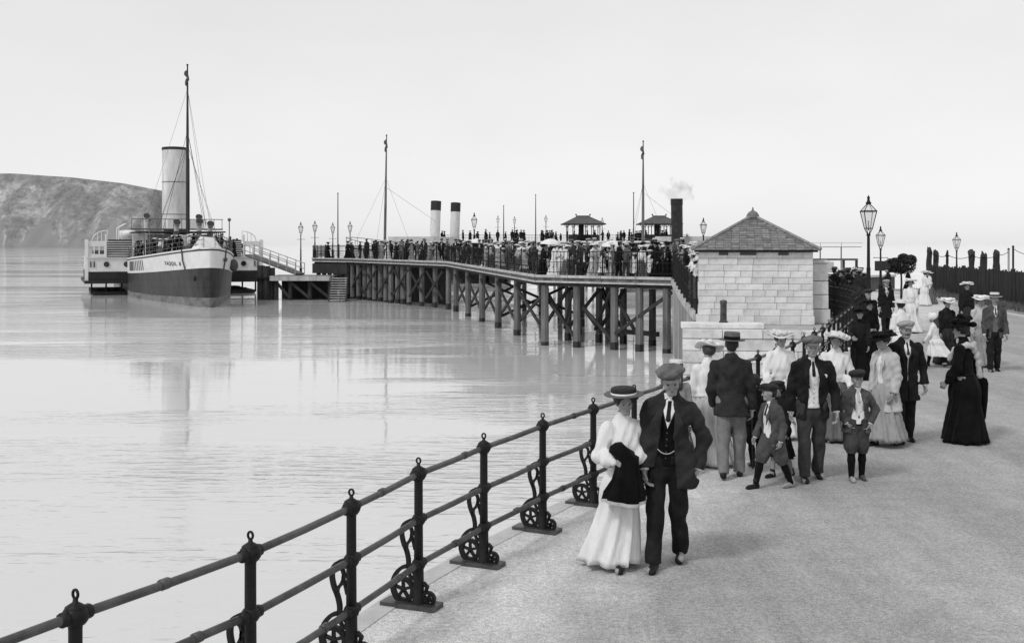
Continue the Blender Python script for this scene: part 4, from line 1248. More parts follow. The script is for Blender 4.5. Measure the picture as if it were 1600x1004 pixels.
ship = steamer('paddle_steamer', 'white and black paddle steamer with one pale funnel moored bow-on', (bowx, bowy, WATER_Z), R(22.4), [(26.0, 1.2, 3.0, 14.3, .3)], (15.0, 20.8, 0.2), True)
steamer('paddle_steamer', 'steamer behind the pier crowd with two pale black-topped funnels', (-17.0, 116.0, WATER_Z), -math.atan2(.29, .957), [(25.0, .62, 3.0, 10.2, .75), (32.3, .62, 3.0, 10.25, .75)], (9.5, 17.0, .6), False, 55, 6.5, FUN_PALE, .16)
steamer('paddle_steamer', 'steamer behind the pier with a smoking black funnel and tall mast', (11.4, 113.0, WATER_Z), -math.atan2(.45, .89), [(16.5, .66, 3.0, 10.0, -.2)], (5.2, 15.6, .1), False, 46, 6.0, mat('funnel_black', .028, .5, .6, 2, .1, 8), .10)

# gangway from the steamer down to the landing stage
gg = thing('gangway', 'sloping gangway with handrails from the steamer down to the landing stage', 'gangway')
ga, gb = Vector((-24.2, 103.2, 1.75)), Vector((-18.8, 99.3, .12))
gd = (gb - ga); gp = Vector((-gd.y, gd.x, 0)).normalized() * .55
mb = MB(); mb.beam(ga, gb, 1.1, .14); mb.build('walkway', TIMBER_GREY, gg)
for sgn in (-1, 1):
    for z in (.45, .95):
        mb = MB(); mb.tube([ga + gp * sgn + Vector((0, 0, z)), gb + gp * sgn + Vector((0, 0, z))], .045, 6); mb.build('handrail', TIMBER_PALE, gg)
    for i in range(7):
        p = ga.lerp(gb, i / 6) + gp * sgn; mb = MB(); mb.tube([p, p + Vector((0, 0, 1.0))], .04, 5); mb.build('stanchion', TIMBER_PALE, gg)

# smoke over the black funnel
def smoke():
    m = bpy.data.materials.new('coal_smoke'); m.use_nodes = True; nt = m.node_tree
    nt.nodes.remove(nt.nodes['Principled BSDF'])
    pv = nt.nodes.new('ShaderNodeVolumePrincipled'); pv.inputs['Color'].default_value = (.45, .45, .45, 1)
    tc = nt.nodes.new('ShaderNodeTexCoord'); no = nt.nodes.new('ShaderNodeTexNoise'); no.inputs['Scale'].default_value = 1.0; no.inputs['Detail'].default_value = 5
    nt.links.new(tc.outputs['Object'], no.inputs['Vector'])
    mr = nt.nodes.new('ShaderNodeMapRange'); mr.inputs['From Min'].default_value = .46; mr.inputs['From Max'].default_value = .68; mr.inputs['To Min'].default_value = 0; mr.inputs['To Max'].default_value = .35
    nt.links.new(no.outputs[0], mr.inputs[0]); nt.links.new(mr.outputs[0], pv.inputs['Density'])
    nt.links.new(pv.outputs[0], nt.nodes['Material Output'].inputs['Volume'])
    bm = bmesh.new(); bmesh.ops.create_icosphere(bm, subdivisions=3, radius=1)
    for v in bm.verts:
        v.co *= 1 + .18 * math.sin(v.co.x * 5 + v.co.z * 4) + .12 * math.sin(v.co.y * 7)
        v.co.x *= 1.9; v.co.z *= 1.5; v.co.y *= 1.5
    me = bpy.data.meshes.new('smoke'); bm.to_mesh(me); bm.free(); me.materials.append(m)
    o = link('smoke', me, None, at(1060, 298, 128)); tag(o, 'small puff of grey smoke over the black funnel', 'smoke', kind='stuff')
smoke()
# ------------------------------------------------------------------ people: bodies and clothes grown as smooth distance fields
class Field:
    def __init__(s, lo, hi, h):
        s.h = h; s.lo = np.array(lo, np.float32) - 2 * h
        s.n = np.ceil((np.array(hi) + 2 * h - s.lo) / h).astype(int) + 1
        s.F = np.full(tuple(s.n), 1.0, np.float32)
        s.ax = [s.lo[i] + h * np.arange(s.n[i], dtype=np.float32) for i in range(3)]
    def sub(s, lo, hi):
        i0 = np.clip(np.floor((np.array(lo) - s.lo) / s.h).astype(int), 0, s.n - 1); i1 = np.clip(np.ceil((np.array(hi) - s.lo) / s.h).astype(int) + 1, 1, s.n)
        sl = tuple(slice(a, b) for a, b in zip(i0, i1))
        X = s.ax[0][sl[0]][:, None, None]; Y = s.ax[1][sl[1]][None, :, None]; Z = s.ax[2][sl[2]][None, None, :]
        return sl, X, Y, Z
    def blend(s, sl, d, k):
        A = s.F[sl]
        if k > 0:
            t = np.clip(.5 + .5 * (A - d) / k, 0, 1); s.F[sl] = A + (d - A) * t - k * t * (1 - t)
        else: s.F[sl] = np.minimum(A, d)
    def cap(s, a, b, r1, r2, k=.02, frame=None, sy=1.0, sx=1.0):
        a = np.array(a, float); b = np.array(b, float); m = max(r1, r2) * max(1, sy, sx) + k + 3 * s.h
        sl, X, Y, Z = s.sub(np.minimum(a, b) - m, np.maximum(a, b) + m)
        if s.F[sl].size == 0: return s
        if frame is None: frame = np.eye(3)
        ba = (b - a) @ frame; px = X - a[0]; py = Y - a[1]; pz = Z - a[2]
        qx = (px * frame[0, 0] + py * frame[1, 0] + pz * frame[2, 0]) / sx
        qy = (px * frame[0, 1] + py * frame[1, 1] + pz * frame[2, 1]) / sy
        qz = px * frame[0, 2] + py * frame[1, 2] + pz * frame[2, 2]
        bx, by, bz = ba[0] / sx, ba[1] / sy, ba[2]
        L2 = bx * bx + by * by + bz * bz
        t = np.clip((qx * bx + qy * by + qz * bz) / max(L2, 1e-9), 0, 1)
        d = np.sqrt((qx - t * bx) ** 2 + (qy - t * by) ** 2 + (qz - t * bz) ** 2) - (r1 + (r2 - r1) * t)
        s.blend(sl, (d * min(1, sx, sy)).astype(np.float32), k); return s
    def ell(s, c, r, k=.02, frame=None):
        c = np.array(c, float); m = max(r) + k + 3 * s.h
        sl, X, Y, Z = s.sub(c - m, c + m)
        if s.F[sl].size == 0: return s
        if frame is None: frame = np.eye(3)
        px = X - c[0]; py = Y - c[1]; pz = Z - c[2]
        q = [(px * frame[0, i] + py * frame[1, i] + pz * frame[2, i]) / r[i] for i in range(3)]
        d = (np.sqrt(q[0] ** 2 + q[1] ** 2 + q[2] ** 2) - 1) * min(r)
        s.blend(sl, d.astype(np.float32), k); return s
    def cut(s, fn, k=0.0):
        """remove where fn(X,Y,Z) < 0"""
        X = s.ax[0][:, None, None]; Y = s.ax[1][None, :, None]; Z = s.ax[2][None, None, :]
        s.F = np.maximum(s.F, -fn(X, Y, Z)).astype(np.float32); return s
    def wrinkle(s, amp, f=(9, 9, 5), seed=0):
        X = s.ax[0][:, None, None]; Y = s.ax[1][None, :, None]; Z = s.ax[2][None, None, :]
        p = seed * 1.7
        w = np.sin(f[0] * 2.1 * X + 3 * np.sin(f[2] * Z + p) + p) * np.sin(f[1] * 2.3 * Y + 2 * np.sin(f[2] * 1.7 * Z + 1 + p)) + .7 * np.sin(f[2] * 4 * Z + 5 * np.sin(f[0] * X + p) + 4 * Y * f[1] * .5) + .4 * np.sin(f[2] * 9 * Z + f[0] * 6 * X + p)
        s.F = np.where(s.F < .9, s.F + amp * w, s.F).astype(np.float32); return s
    def mesh(s):
        F = s.F; ins = F < 0
        nx, ny, nz = F.shape
        c = np.zeros((nx - 1, ny - 1, nz - 1), np.int8)
        for i in (0, 1):
            for j in (0, 1):
                for k in (0, 1): c += ins[i:nx - 1 + i, j:ny - 1 + j, k:nz - 1 + k]
        act = (c > 0) & (c < 8)
        idx = np.argwhere(act)
        if len(idx) == 0: return np.zeros((0, 3)), np.zeros((0, 4), int)
        vid = np.full(act.shape, -1, int); vid[act] = np.arange(len(idx))
        P = np.zeros((len(idx), 3)); C = np.zeros(len(idx))
        co = [(i, j, k) for i in (0, 1) for j in (0, 1) for k in (0, 1)]
        for a in co:
            for d in range(3):
                if a[d] == 0:
                    b = list(a); b[d] = 1
                    fa = F[idx[:, 0] + a[0], idx[:, 1] + a[1], idx[:, 2] + a[2]]; fb = F[idx[:, 0] + b[0], idx[:, 1] + b[1], idx[:, 2] + b[2]]
                    m = (fa < 0) != (fb < 0)
                    t = np.where(m, fa / np.where(m, fa - fb, 1), 0)
                    pt = np.tile(np.array(a, float), (len(idx), 1)); pt[:, d] += t
                    P += pt * m[:, None]; C += m
        P = P / C[:, None] + idx; P = s.lo + P * s.h
        Q = []
        for d in range(3):
            e = [0, 1, 2]; e.remove(d); u, v = e
            A = [slice(None)] * 3; B = [slice(None)] * 3
            A[d] = slice(0, -1); B[d] = slice(1, None)
            ch = ins[tuple(A)] != ins[tuple(B)]
            w = np.argwhere(ch)
            w = w[(w[:, u] > 0) & (w[:, v] > 0) & (w[:, u] < F.shape[u] - 1) & (w[:, v] < F.shape[v] - 1)]
            if len(w) == 0: continue
            def g(du, dv):
                x = w.copy(); x[:, u] -= du; x[:, v] -= dv; return vid[x[:, 0], x[:, 1], x[:, 2]]
            q = np.stack([g(1, 1), g(0, 1), g(0, 0), g(1, 0)], 1)
            fl = ins[w[:, 0], w[:, 1], w[:, 2]]
            if d == 1: fl = ~fl
            q[~fl] = q[~fl][:, ::-1]
            Q.append(q)
        return P, np.concatenate(Q)
def np_mesh(name, P, Q, mats, mi=None, smooth=True):
    me = bpy.data.meshes.new(name)
    me.vertices.add(len(P)); me.vertices.foreach_set('co', np.ascontiguousarray(P, np.float32).ravel())
    Q = np.asarray(Q); k = Q.shape[1]
    me.loops.add(Q.size); me.loops.foreach_set('vertex_index', Q.astype(np.int32).ravel())
    me.polygons.add(len(Q)); me.polygons.foreach_set('loop_start', np.arange(0, Q.size, k, dtype=np.int32))
    for m in (mats if isinstance(mats, (list, tuple)) else [mats]): me.materials.append(m)
    if mi is not None: me.polygons.foreach_set('material_index', np.asarray(mi, np.int32))
    me.update(calc_edges=True); me.validate()
    if smooth: me.polygons.foreach_set('use_smooth', [True] * len(me.polygons))
    return me

def cloth(name, v, var=.22, bump=.45, stretch=(1, 1, 1), rough=.9):
    m = mat(name, v, rough, var, 7, bump, 30, .04, stretch=stretch, dist=.022)
    b = m.node_tree.nodes['Principled BSDF']; b.inputs['Sheen Weight'].default_value = .04 if v < .2 else .02; b.inputs['Sheen Roughness'].default_value = .5
    return m
SKIN = mat('skin', .29, .6, .10, 14, .1, 60, .25)
HAIR = mat('dark_hair', .022, .6, .4, 20, .4, 90, .3, stretch=(1, 1, .3))
HAIR_M = mat('brown_hair', .05, .6, .4, 20, .4, 90, .3, stretch=(1, 1, .3))
BLACKC = cloth('black_cloth', .008, .4); DARKC = cloth('dark_wool', .017, .5); DARK2 = cloth('dark_serge', .032, .45); MIDC = cloth('grey_tweed', .075, .35); MID2 = cloth('grey_flannel', .14, .25); LIGHTC = cloth('light_grey_cloth', .32, .25, .6, (2, 2, .5))
PALEC = cloth('pale_linen', .48, .16, .4, (1.8, 1.8, .4)); WHITEC = cloth('white_cotton', .74, .10, .4, (1.8, 1.8, .35)); STRAW = mat('white_straw', .62, .8, .15, 25, .4, 80); STRAW_D = mat('dark_straw', .10, .7, .3, 25, .4, 80); LEATHER = mat('black_leather', .014, .55, .3, 10, .1, 40, .2); LEATHER_P = mat('pale_leather', .34, .6, .3, 10, .1, 40)
FACE_DK = mat('eye_dark', .02, .5, .1, 5, 0)
CHECK = cloth('check_cap_tweed', .13, .5)

def rotz(v, a): c, s_ = math.cos(a), math.sin(a); return np.array([c * v[0] - s_ * v[1], s_ * v[0] + c * v[1], v[2]])
def rotx3(a): c, s_ = math.cos(a), math.sin(a); return np.array([[1, 0, 0], [0, c, -s_], [0, s_, c]])
def rotz3(a): c, s_ = math.cos(a), math.sin(a); return np.array([[c, -s_, 0], [s_, c, 0], [0, 0, 1]])
def roty3(a): c, s_ = math.cos(a), math.sin(a); return np.array([[c, 0, s_], [0, 1, 0], [-s_, 0, c]])
def nrm(v): v = np.array(v, float); return v / np.linalg.norm(v)

class Pose:
    """local frame: faces +y, own right hand at +x, feet on z = 0; metres for a 1.75 m figure, scaled by S"""
    def __init__(s, S=1.0, child=0.0, legs=((4, 3), (-4, 4)), arms=None, lean=3, side=0, head=(0, 0, 0), width=1.0, spread=.085, woman=False, fist=.6):
        s.S = S; s.child = child; s.woman = woman; s.width = width
        hz = .93 - .05 * child; th, sh = .43 - .03 * child, .41 - .02 * child
        s.hip = []; s.knee = []; s.ank = []
        for sg, (a, b) in zip((1, -1), legs):
            h = np.array([sg * spread * width, 0, hz]); a_, b_ = R(a), R(a - b)
            k = h + th * np.array([sg * .02, math.sin(a_), -math.cos(a_)]); n_ = k + sh * np.array([sg * .01, math.sin(b_), -math.cos(b_)])
            s.hip.append(h); s.knee.append(k); s.ank.append(n_)
        low = min(n_[2] for n_ in s.ank) - .075
        for l in (s.hip, s.knee, s.ank):
            for p in l: p[2] -= low
        s.pel = np.array([0, 0, hz - low])
        s.T = rotx3(-R(lean)) @ roty3(R(side))          # torso frame (columns are local axes)
        tp = lambda v: s.pel + s.T @ np.array(v, float)
        s.tp = tp
        tl = .50 - .04 * child; sw = (.185 - .035 * child - (.022 if woman else 0)) * width
        s.neck = tp((0, -.01, tl + .03)); s.chest = tp((0, 0, tl - .14))
        s.sho = [tp((sw, -.01, tl - .052)), tp((-sw, -.01, tl - .052))]
        arms = arms or (((.18, .05, -1), (.05, .25, -1)), ((.18, .05, -1), (.05, .25, -1)))
        s.elb = []; s.wri = []; s.hdir = []
        ua, fa = .285 - .03 * child, .25 - .02 * child
        for sg, sh_, ar in zip((1, -1), s.sho, arms):
            u, f = nrm((sg * ar[0][0], ar[0][1], ar[0][2])), nrm((sg * ar[1][0], ar[1][1], ar[1][2]))
            e = sh_ + ua * u; s.elb.append(e); s.wri.append(e + fa * f); s.hdir.append(f)
        s.Hf = s.T @ rotz3(R(head[0])) @ rotx3(R(head[1])) @ roty3(R(head[2]))
        hs = 1.0 + .10 * child; s.hs = hs
        s.hc = s.neck + s.T @ np.array([0, .015, .075]) + s.Hf @ np.array([0, .012, .105 * hs])
        s.top = s.hc[2] + .125 * hs
    def hp(s, v): return s.hc + s.Hf @ (np.array(v, float) * s.hs)
    def bounds(s, extra=.12):
        A = np.array(s.hip + s.knee + s.ank + s.sho + s.elb + s.wri + [s.hc, s.pel]); return A.min(0) - extra, A.max(0) + extra

def grow_body(p, h, hands=True):
    lo, hi = p.bounds(.24); lo[2] = -.02
    f = Field(lo, hi, h); w = p.width; c = p.child
    T = p.T; tp = p.tp; tl = .50 - .04 * c
    f.cap(tp((0, 0, -.02)), tp((0, 0, .10)), .125 * w, .115 * w, .04, T, .75)
    f.cap(tp((0, 0, .12)), tp((0, 0, tl - .14)), .108 * w, .122 * w, .04, T, .72)
    f.cap(p.sho[0] * .85 + p.sho[1] * .15, p.sho[1] * .85 + p.sho[0] * .15, .034, .034, .05)
    f.cap(tp((0, 0, tl - .06)), p.neck + T @ np.array([0, .008, .08]), .052, .046, .02)
    for i in (0, 1):
        f.cap(p.hip[i], p.knee[i], .085 * w, .055, .03); f.cap(p.knee[i], p.ank[i], .052, .036, .02)
        ft = p.ank[i] + np.array([0, .0, -.035]); f.cap(ft, ft + np.array([(.02 if i == 0 else -.02), .15, -.012 - max(0, .0)]), .035, .03, .02)
        f.cap(p.sho[i], p.elb[i], .040, .037, .02); f.cap(p.elb[i], p.wri[i], .04, .027, .015)
    grow_head(f, p)
    P, Q = f.mesh()
    Ps, Qs = [P], [Q]; n = len(P)
    if hands:
        for i in (0, 1):
            Ph, Qh = grow_hand(p, i, min(h * .72, .0085)); Ps.append(Ph); Qs.append(Qh + n); n += len(Ph)
    return np.concatenate(Ps), np.concatenate(Qs)
def grow_head(f, p):
    H = p.Hf; s = p.hs; hp = p.hp
    f.ell(hp((0, -.012, .022)), np.array((.074, .094, .092)) * s, .0, H)
    f.ell(hp((0, .022, -.045)), np.array((.056, .066, .075)) * s, .03 * s, H)
    f.cap(hp((-.02, .068, -.098)), hp((.02, .068, -.098)), .018 * s, .018 * s, .03, H)          # chin
    f.cap(hp((-.03, .079, .012)), hp((.03, .079, .012)), .012 * s, .012 * s, .02, H)            # brow
    f.cap(hp((0, .088, .0)), hp((0, .108, -.034)), .009 * s, .014 * s, .012, H)                # nose
    f.cap(hp((-.016, .085, -.066)), hp((.016, .085, -.066)), .008 * s, .008 * s, .012, H)      # lips
    for sg in (-1, 1):
        f.ell(hp((sg * .038, .066, -.03)), np.array((.022, .022, .024)) * s, .02, H)
        f.ell(hp((sg * .077, -.008, -.012)), np.array((.011, .020, .032)) * s, .008, H)        # ears
    # eye sockets
    for sg in (-1, 1):
        c = hp((sg * .031, .1005, -.006)); m = .035
        sl, X, Y, Z = f.sub(c - m, c + m)
        if f.F[sl].size: f.F[sl] = np.maximum(f.F[sl], .019 * s - np.sqrt((X - c[0]) ** 2 + (Y - c[1]) ** 2 + (Z - c[2]) ** 2)).astype(np.float32)
def grow_hand(p, i, h, curl=.9):
    d = p.hdir[i]; w = p.wri[i]; s = 1 - .2 * p.child
    sg = 1 if i == 0 else -1
    # palm faces the body: its normal points inwards
    inw = np.array([-sg, .15, 0.0]); inw = nrm(inw - d * inw.dot(d)); side = np.cross(d, inw)
    if side.dot(np.array([0, 1, 0])) < 0 and abs(d[2]) > .4: side = -side      # thumb side forward
    elif abs(d[2]) <= .4 and side[2] < 0: side = -side
    pts = [w]; 
    f = Field(w - .24 * s, w + .24 * s, h)
    a = w + d * .01; b = w + d * .085 * s
    f.cap(a, b, .026 * s, .036 * s, .01)
    # flatten: palm built of four metacarpal rods
    f.F[:] = 1.0
    f.cap(w - d * .03, w + d * .015, .026 * s, .025 * s, .01)
    for k, (o, L1, r) in enumerate(((.030, .078, .0105), (.010, .088, .011), (-.010, .082, .0105), (-.029, .066, .0095))):
        k0 = w + d * .010 + side * o * .6 * s; k1 = w + d * .092 * s + side * o * s
        f.cap(k0, k1, .0165 * s, .0135 * s, .014)
        seg = L1 / 2.6 * s; cu = curl * (.75 + .12 * k)
        q = k1; ang = .28
        for j in range(3):
            ang += cu * (.45, .6, .5)[j] * .75
            dr = d * math.cos(ang) + inw * math.sin(ang); q2 = q + dr * seg * (1.1, 1.0, .75)[j]
            f.cap(q, q2, r * s * (1 - .06 * j), r * s * (.95 - .07 * j), .004); q = q2
    t0 = w + d * .025 * s + side * .022 * s; t1 = t0 + nrm(d * .7 + side * .75 + inw * .25) * .042 * s; t2 = t1 + nrm(d * .95 + side * .1 + inw * .45) * .034 * s; t3 = t2 + nrm(d * .9 - side * .12 + inw * .4) * .024 * s
    f.cap(t0, t1, .016 * s, .0125 * s, .012); f.cap(t1, t2, .012 * s, .011 * s, .004); f.cap(t2, t3, .011 * s, .009 * s, .003)
    return f.mesh()

def torso_field(p, h, hem, fit=0.0, flare=.02, chest=.0, sleeves=True, sl_r=(.064, .058, .050), woman=False, sleeve_end=.97, cape=0, extra=.16):
    lo, hi = p.bounds(extra); lo[2] = p.pel[2] + hem - .06
    if sleeves: lo[2] = min(lo[2], p.wri[0][2] - .08, p.wri[1][2] - .08)
    hi[2] = p.neck[2] + .06
    f = Field(lo, hi, h); T = p.T; tp = p.tp; c = p.child; w = p.width; tl = .50 - .04 * c
    if woman:
        f.cap(tp((0, 0, .10)), tp((0, 0, .12)), .112 * w + fit, .115 * w + fit, .03, T, .84)
        f.cap(tp((0, .005, .13)), tp((0, .0, tl - .15)), .118 * w + fit, .142 * w + fit, .06, T, .78)
        f.ell(tp((0, .085, tl - .24)), (.125 * w, .062, .095), .06, T)
    else:
        f.cap(tp((0, 0, .10)), tp((0, 0, tl - .16)), .138 * w + fit, .160 * w + fit + chest, .06, T, .74)
    f.cap(tp((0, 0, .11)), tp((0, 0, hem + .02)), (.128 if not woman else .116) * w + fit, .150 * w + fit + flare, .04, T, .80)
    m0, m1 = p.sho[0], p.sho[1]
    f.cap(m0 * .90 + m1 * .10, m1 * .90 + m0 * .10, .032 + fit * .9, .032 + fit * .9, .06)
    for sh_ in (m0, m1): f.cap(p.neck - T @ np.array([0, .02, .005]), sh_ * .93 + m0 * .035 + m1 * .035, .042 + fit * .7, .030 + fit * .8, .05)
    f.cap(tp((0, -.008, tl - .07)), p.neck + np.array([0, -.002, .015]), .076 + fit * .6, .058 + fit * .4, .05)
    if sleeves:
        for i in (0, 1):
            f.cap(p.sho[i], p.elb[i], sl_r[0], sl_r[1], .035); e = p.elb[i] + (p.wri[i] - p.elb[i]) * sleeve_end; f.cap(p.elb[i], e, sl_r[1], sl_r[2], .02)
    return f
def cut_hem(f, p, hem, tilt=0.0):
    o = p.tp((0, 0, hem)); nz = p.T[:, 2]
    arm_ok = [p.elb[i] * .3 + p.wri[i] * .7 for i in (0, 1)]
    X = f.ax[0][:, None, None]; Y = f.ax[1][None, :, None]; Z = f.ax[2][None, None, :]
    d = (X - o[0]) * nz[0] + (Y - o[1]) * nz[1] + (Z - o[2]) * nz[2]
    # keep the sleeves, which may hang below the hem
    near = np.full(f.F.shape, 9.0, np.float32)
    for i in (0, 1):
        a, b = p.elb[i], p.wri[i]; ba = b - a
        t = np.clip(((X - a[0]) * ba[0] + (Y - a[1]) * ba[1] + (Z - a[2]) * ba[2]) / ba.dot(ba), 0, 1)
        near = np.minimum(near, np.sqrt((X - a[0] - t * ba[0]) ** 2 + (Y - a[1] - t * ba[1]) ** 2 + (Z - a[2] - t * ba[2]) ** 2) - .062)
    f.F = np.maximum(f.F, np.minimum(-d, near)).astype(np.float32)
def cut_sleeve_ends(f, p, back=.0):
    X = f.ax[0][:, None, None]; Y = f.ax[1][None, :, None]; Z = f.ax[2][None, None, :]
    for i in (0, 1):
        w = p.wri[i] - p.hdir[i] * back; d = p.hdir[i]
        dist = (X - w[0]) * d[0] + (Y - w[1]) * d[1] + (Z - w[2]) * d[2]
        rad = np.sqrt((X - w[0]) ** 2 + (Y - w[1]) ** 2 + (Z - w[2]) ** 2) - .10
        f.F = np.maximum(f.F, np.minimum(dist, -rad)).astype(np.float32)
def open_front(f, p, prof, depth=.045):
    """prof: list of (height above pelvis in the torso frame, half width)"""
    X = f.ax[0][:, None, None]; Y = f.ax[1][None, :, None]; Z = f.ax[2][None, None, :]
    o = p.pel; T = p.T; px, py, pz = X - o[0], Y - o[1], Z - o[2]
    qx = px * T[0, 0] + py * T[1, 0] + pz * T[2, 0]; qy = px * T[0, 1] + py * T[1, 1] + pz * T[2, 1]; qz = px * T[0, 2] + py * T[1, 2] + pz * T[2, 2]
    zs, ws = zip(*prof); hw = np.interp(qz, zs, ws)
    reg = np.maximum(np.abs(qx) - hw, depth - qy)
    f.F = np.maximum(f.F, -reg).astype(np.float32)

def lathe_skirt(p, zt, zb, r0, r1, h0=.0, n=96, rows=18, folds=11, amp=.03, seed=0, dy=0.0, dx=0.0, bell=1.3, back=.06, sy=.86):
    """a gathered skirt hung from the waist; dx, dy sway the hem"""
    rs = random.Random(seed); ph = [rs.uniform(0, 6.28) for _ in range(5)]
    V = []; c0 = p.tp((0, 0, .10)); 
    for j in range(rows):
        v = j / (rows - 1); z = zt + (zb - zt) * v
        hipb = .055 * math.sin(math.pi * min(1, v * 2.4)) if v < .42 else 0
        rr = r0 + (r1 - r0) * v ** bell + hipb; cx = c0[0] * (1 - v) + (dx) * v ** 1.3; cy = c0[1] * (1 - v) + dy * v ** 1.3
        for k in range(n):
            a = 2 * math.pi * k / n
            a_f = a + .25 * math.sin(2.2 * v + ph[4])
            fo = amp * v ** .7 * (1.5 * (1 - 2 * abs(math.sin(.5 * (folds * a_f + ph[0] + .8 * math.sin(2 * a + ph[1]))))) + .5 * math.sin((folds * 1.7 // 1) * a_f + ph[2] + v * 2) + .5 * math.sin(3 * a + ph[3]))
            r = rr + fo; bk = back * v * max(0, -math.sin(a)) 
            V.append((cx + r * math.cos(a), cy + (r * sy + bk) * math.sin(a), z + .012 * math.sin(5 * a + ph[1]) * v))
    Q = []
    for j in range(rows - 1):
        for k in range(n):
            k2 = (k + 1) % n; Q.append((j * n + k2, j * n + k, (j + 1) * n + k, (j + 1) * n + k2))
    V = np.array(V)
    b = len(V); V = np.vstack([V, [[V[-n:, 0].mean(), V[-n:, 1].mean(), zb + .06]]])
    for k in range(n): Q.append(((rows - 1) * n + (k + 1) % n, (rows - 1) * n + k, b, b))
    Qa = np.array(Q); return V, Qa
def np_mesh_mixed(name, V, Q, m):
    me = bpy.data.meshes.new(name)
    me.from_pydata([tuple(v) for v in V], [], [tuple(dict.fromkeys(q)) for q in Q.tolist()])
    for x in (m if isinstance(m, (list, tuple)) else [m]): me.materials.append(x)
    me.polygons.foreach_set('use_smooth', [True] * len(me.polygons)); return me

def hat_pts(p, fn, nu, nv):
    V = []; 
    for i in range(nu):
        for k in range(nv):
            x, y, z = fn(i / (nu - 1), 2 * math.pi * k / nv); V.append(p.hp((x, y, z)))
    Q = []
    for i in range(nu - 1):
        for k in range(nv):
            k2 = (k + 1) % nv; Q.append((i * nv + k, i * nv + k2, (i + 1) * nv + k2, (i + 1) * nv + k))
    return np.array(V), np.array(Q)
def interp_prof(prof):
    ks = np.linspace(0, 1, len(prof)); a = np.array(prof)
    return lambda t: (float(np.interp(t, ks, a[:, 0])), float(np.interp(t, ks, a[:, 1])))

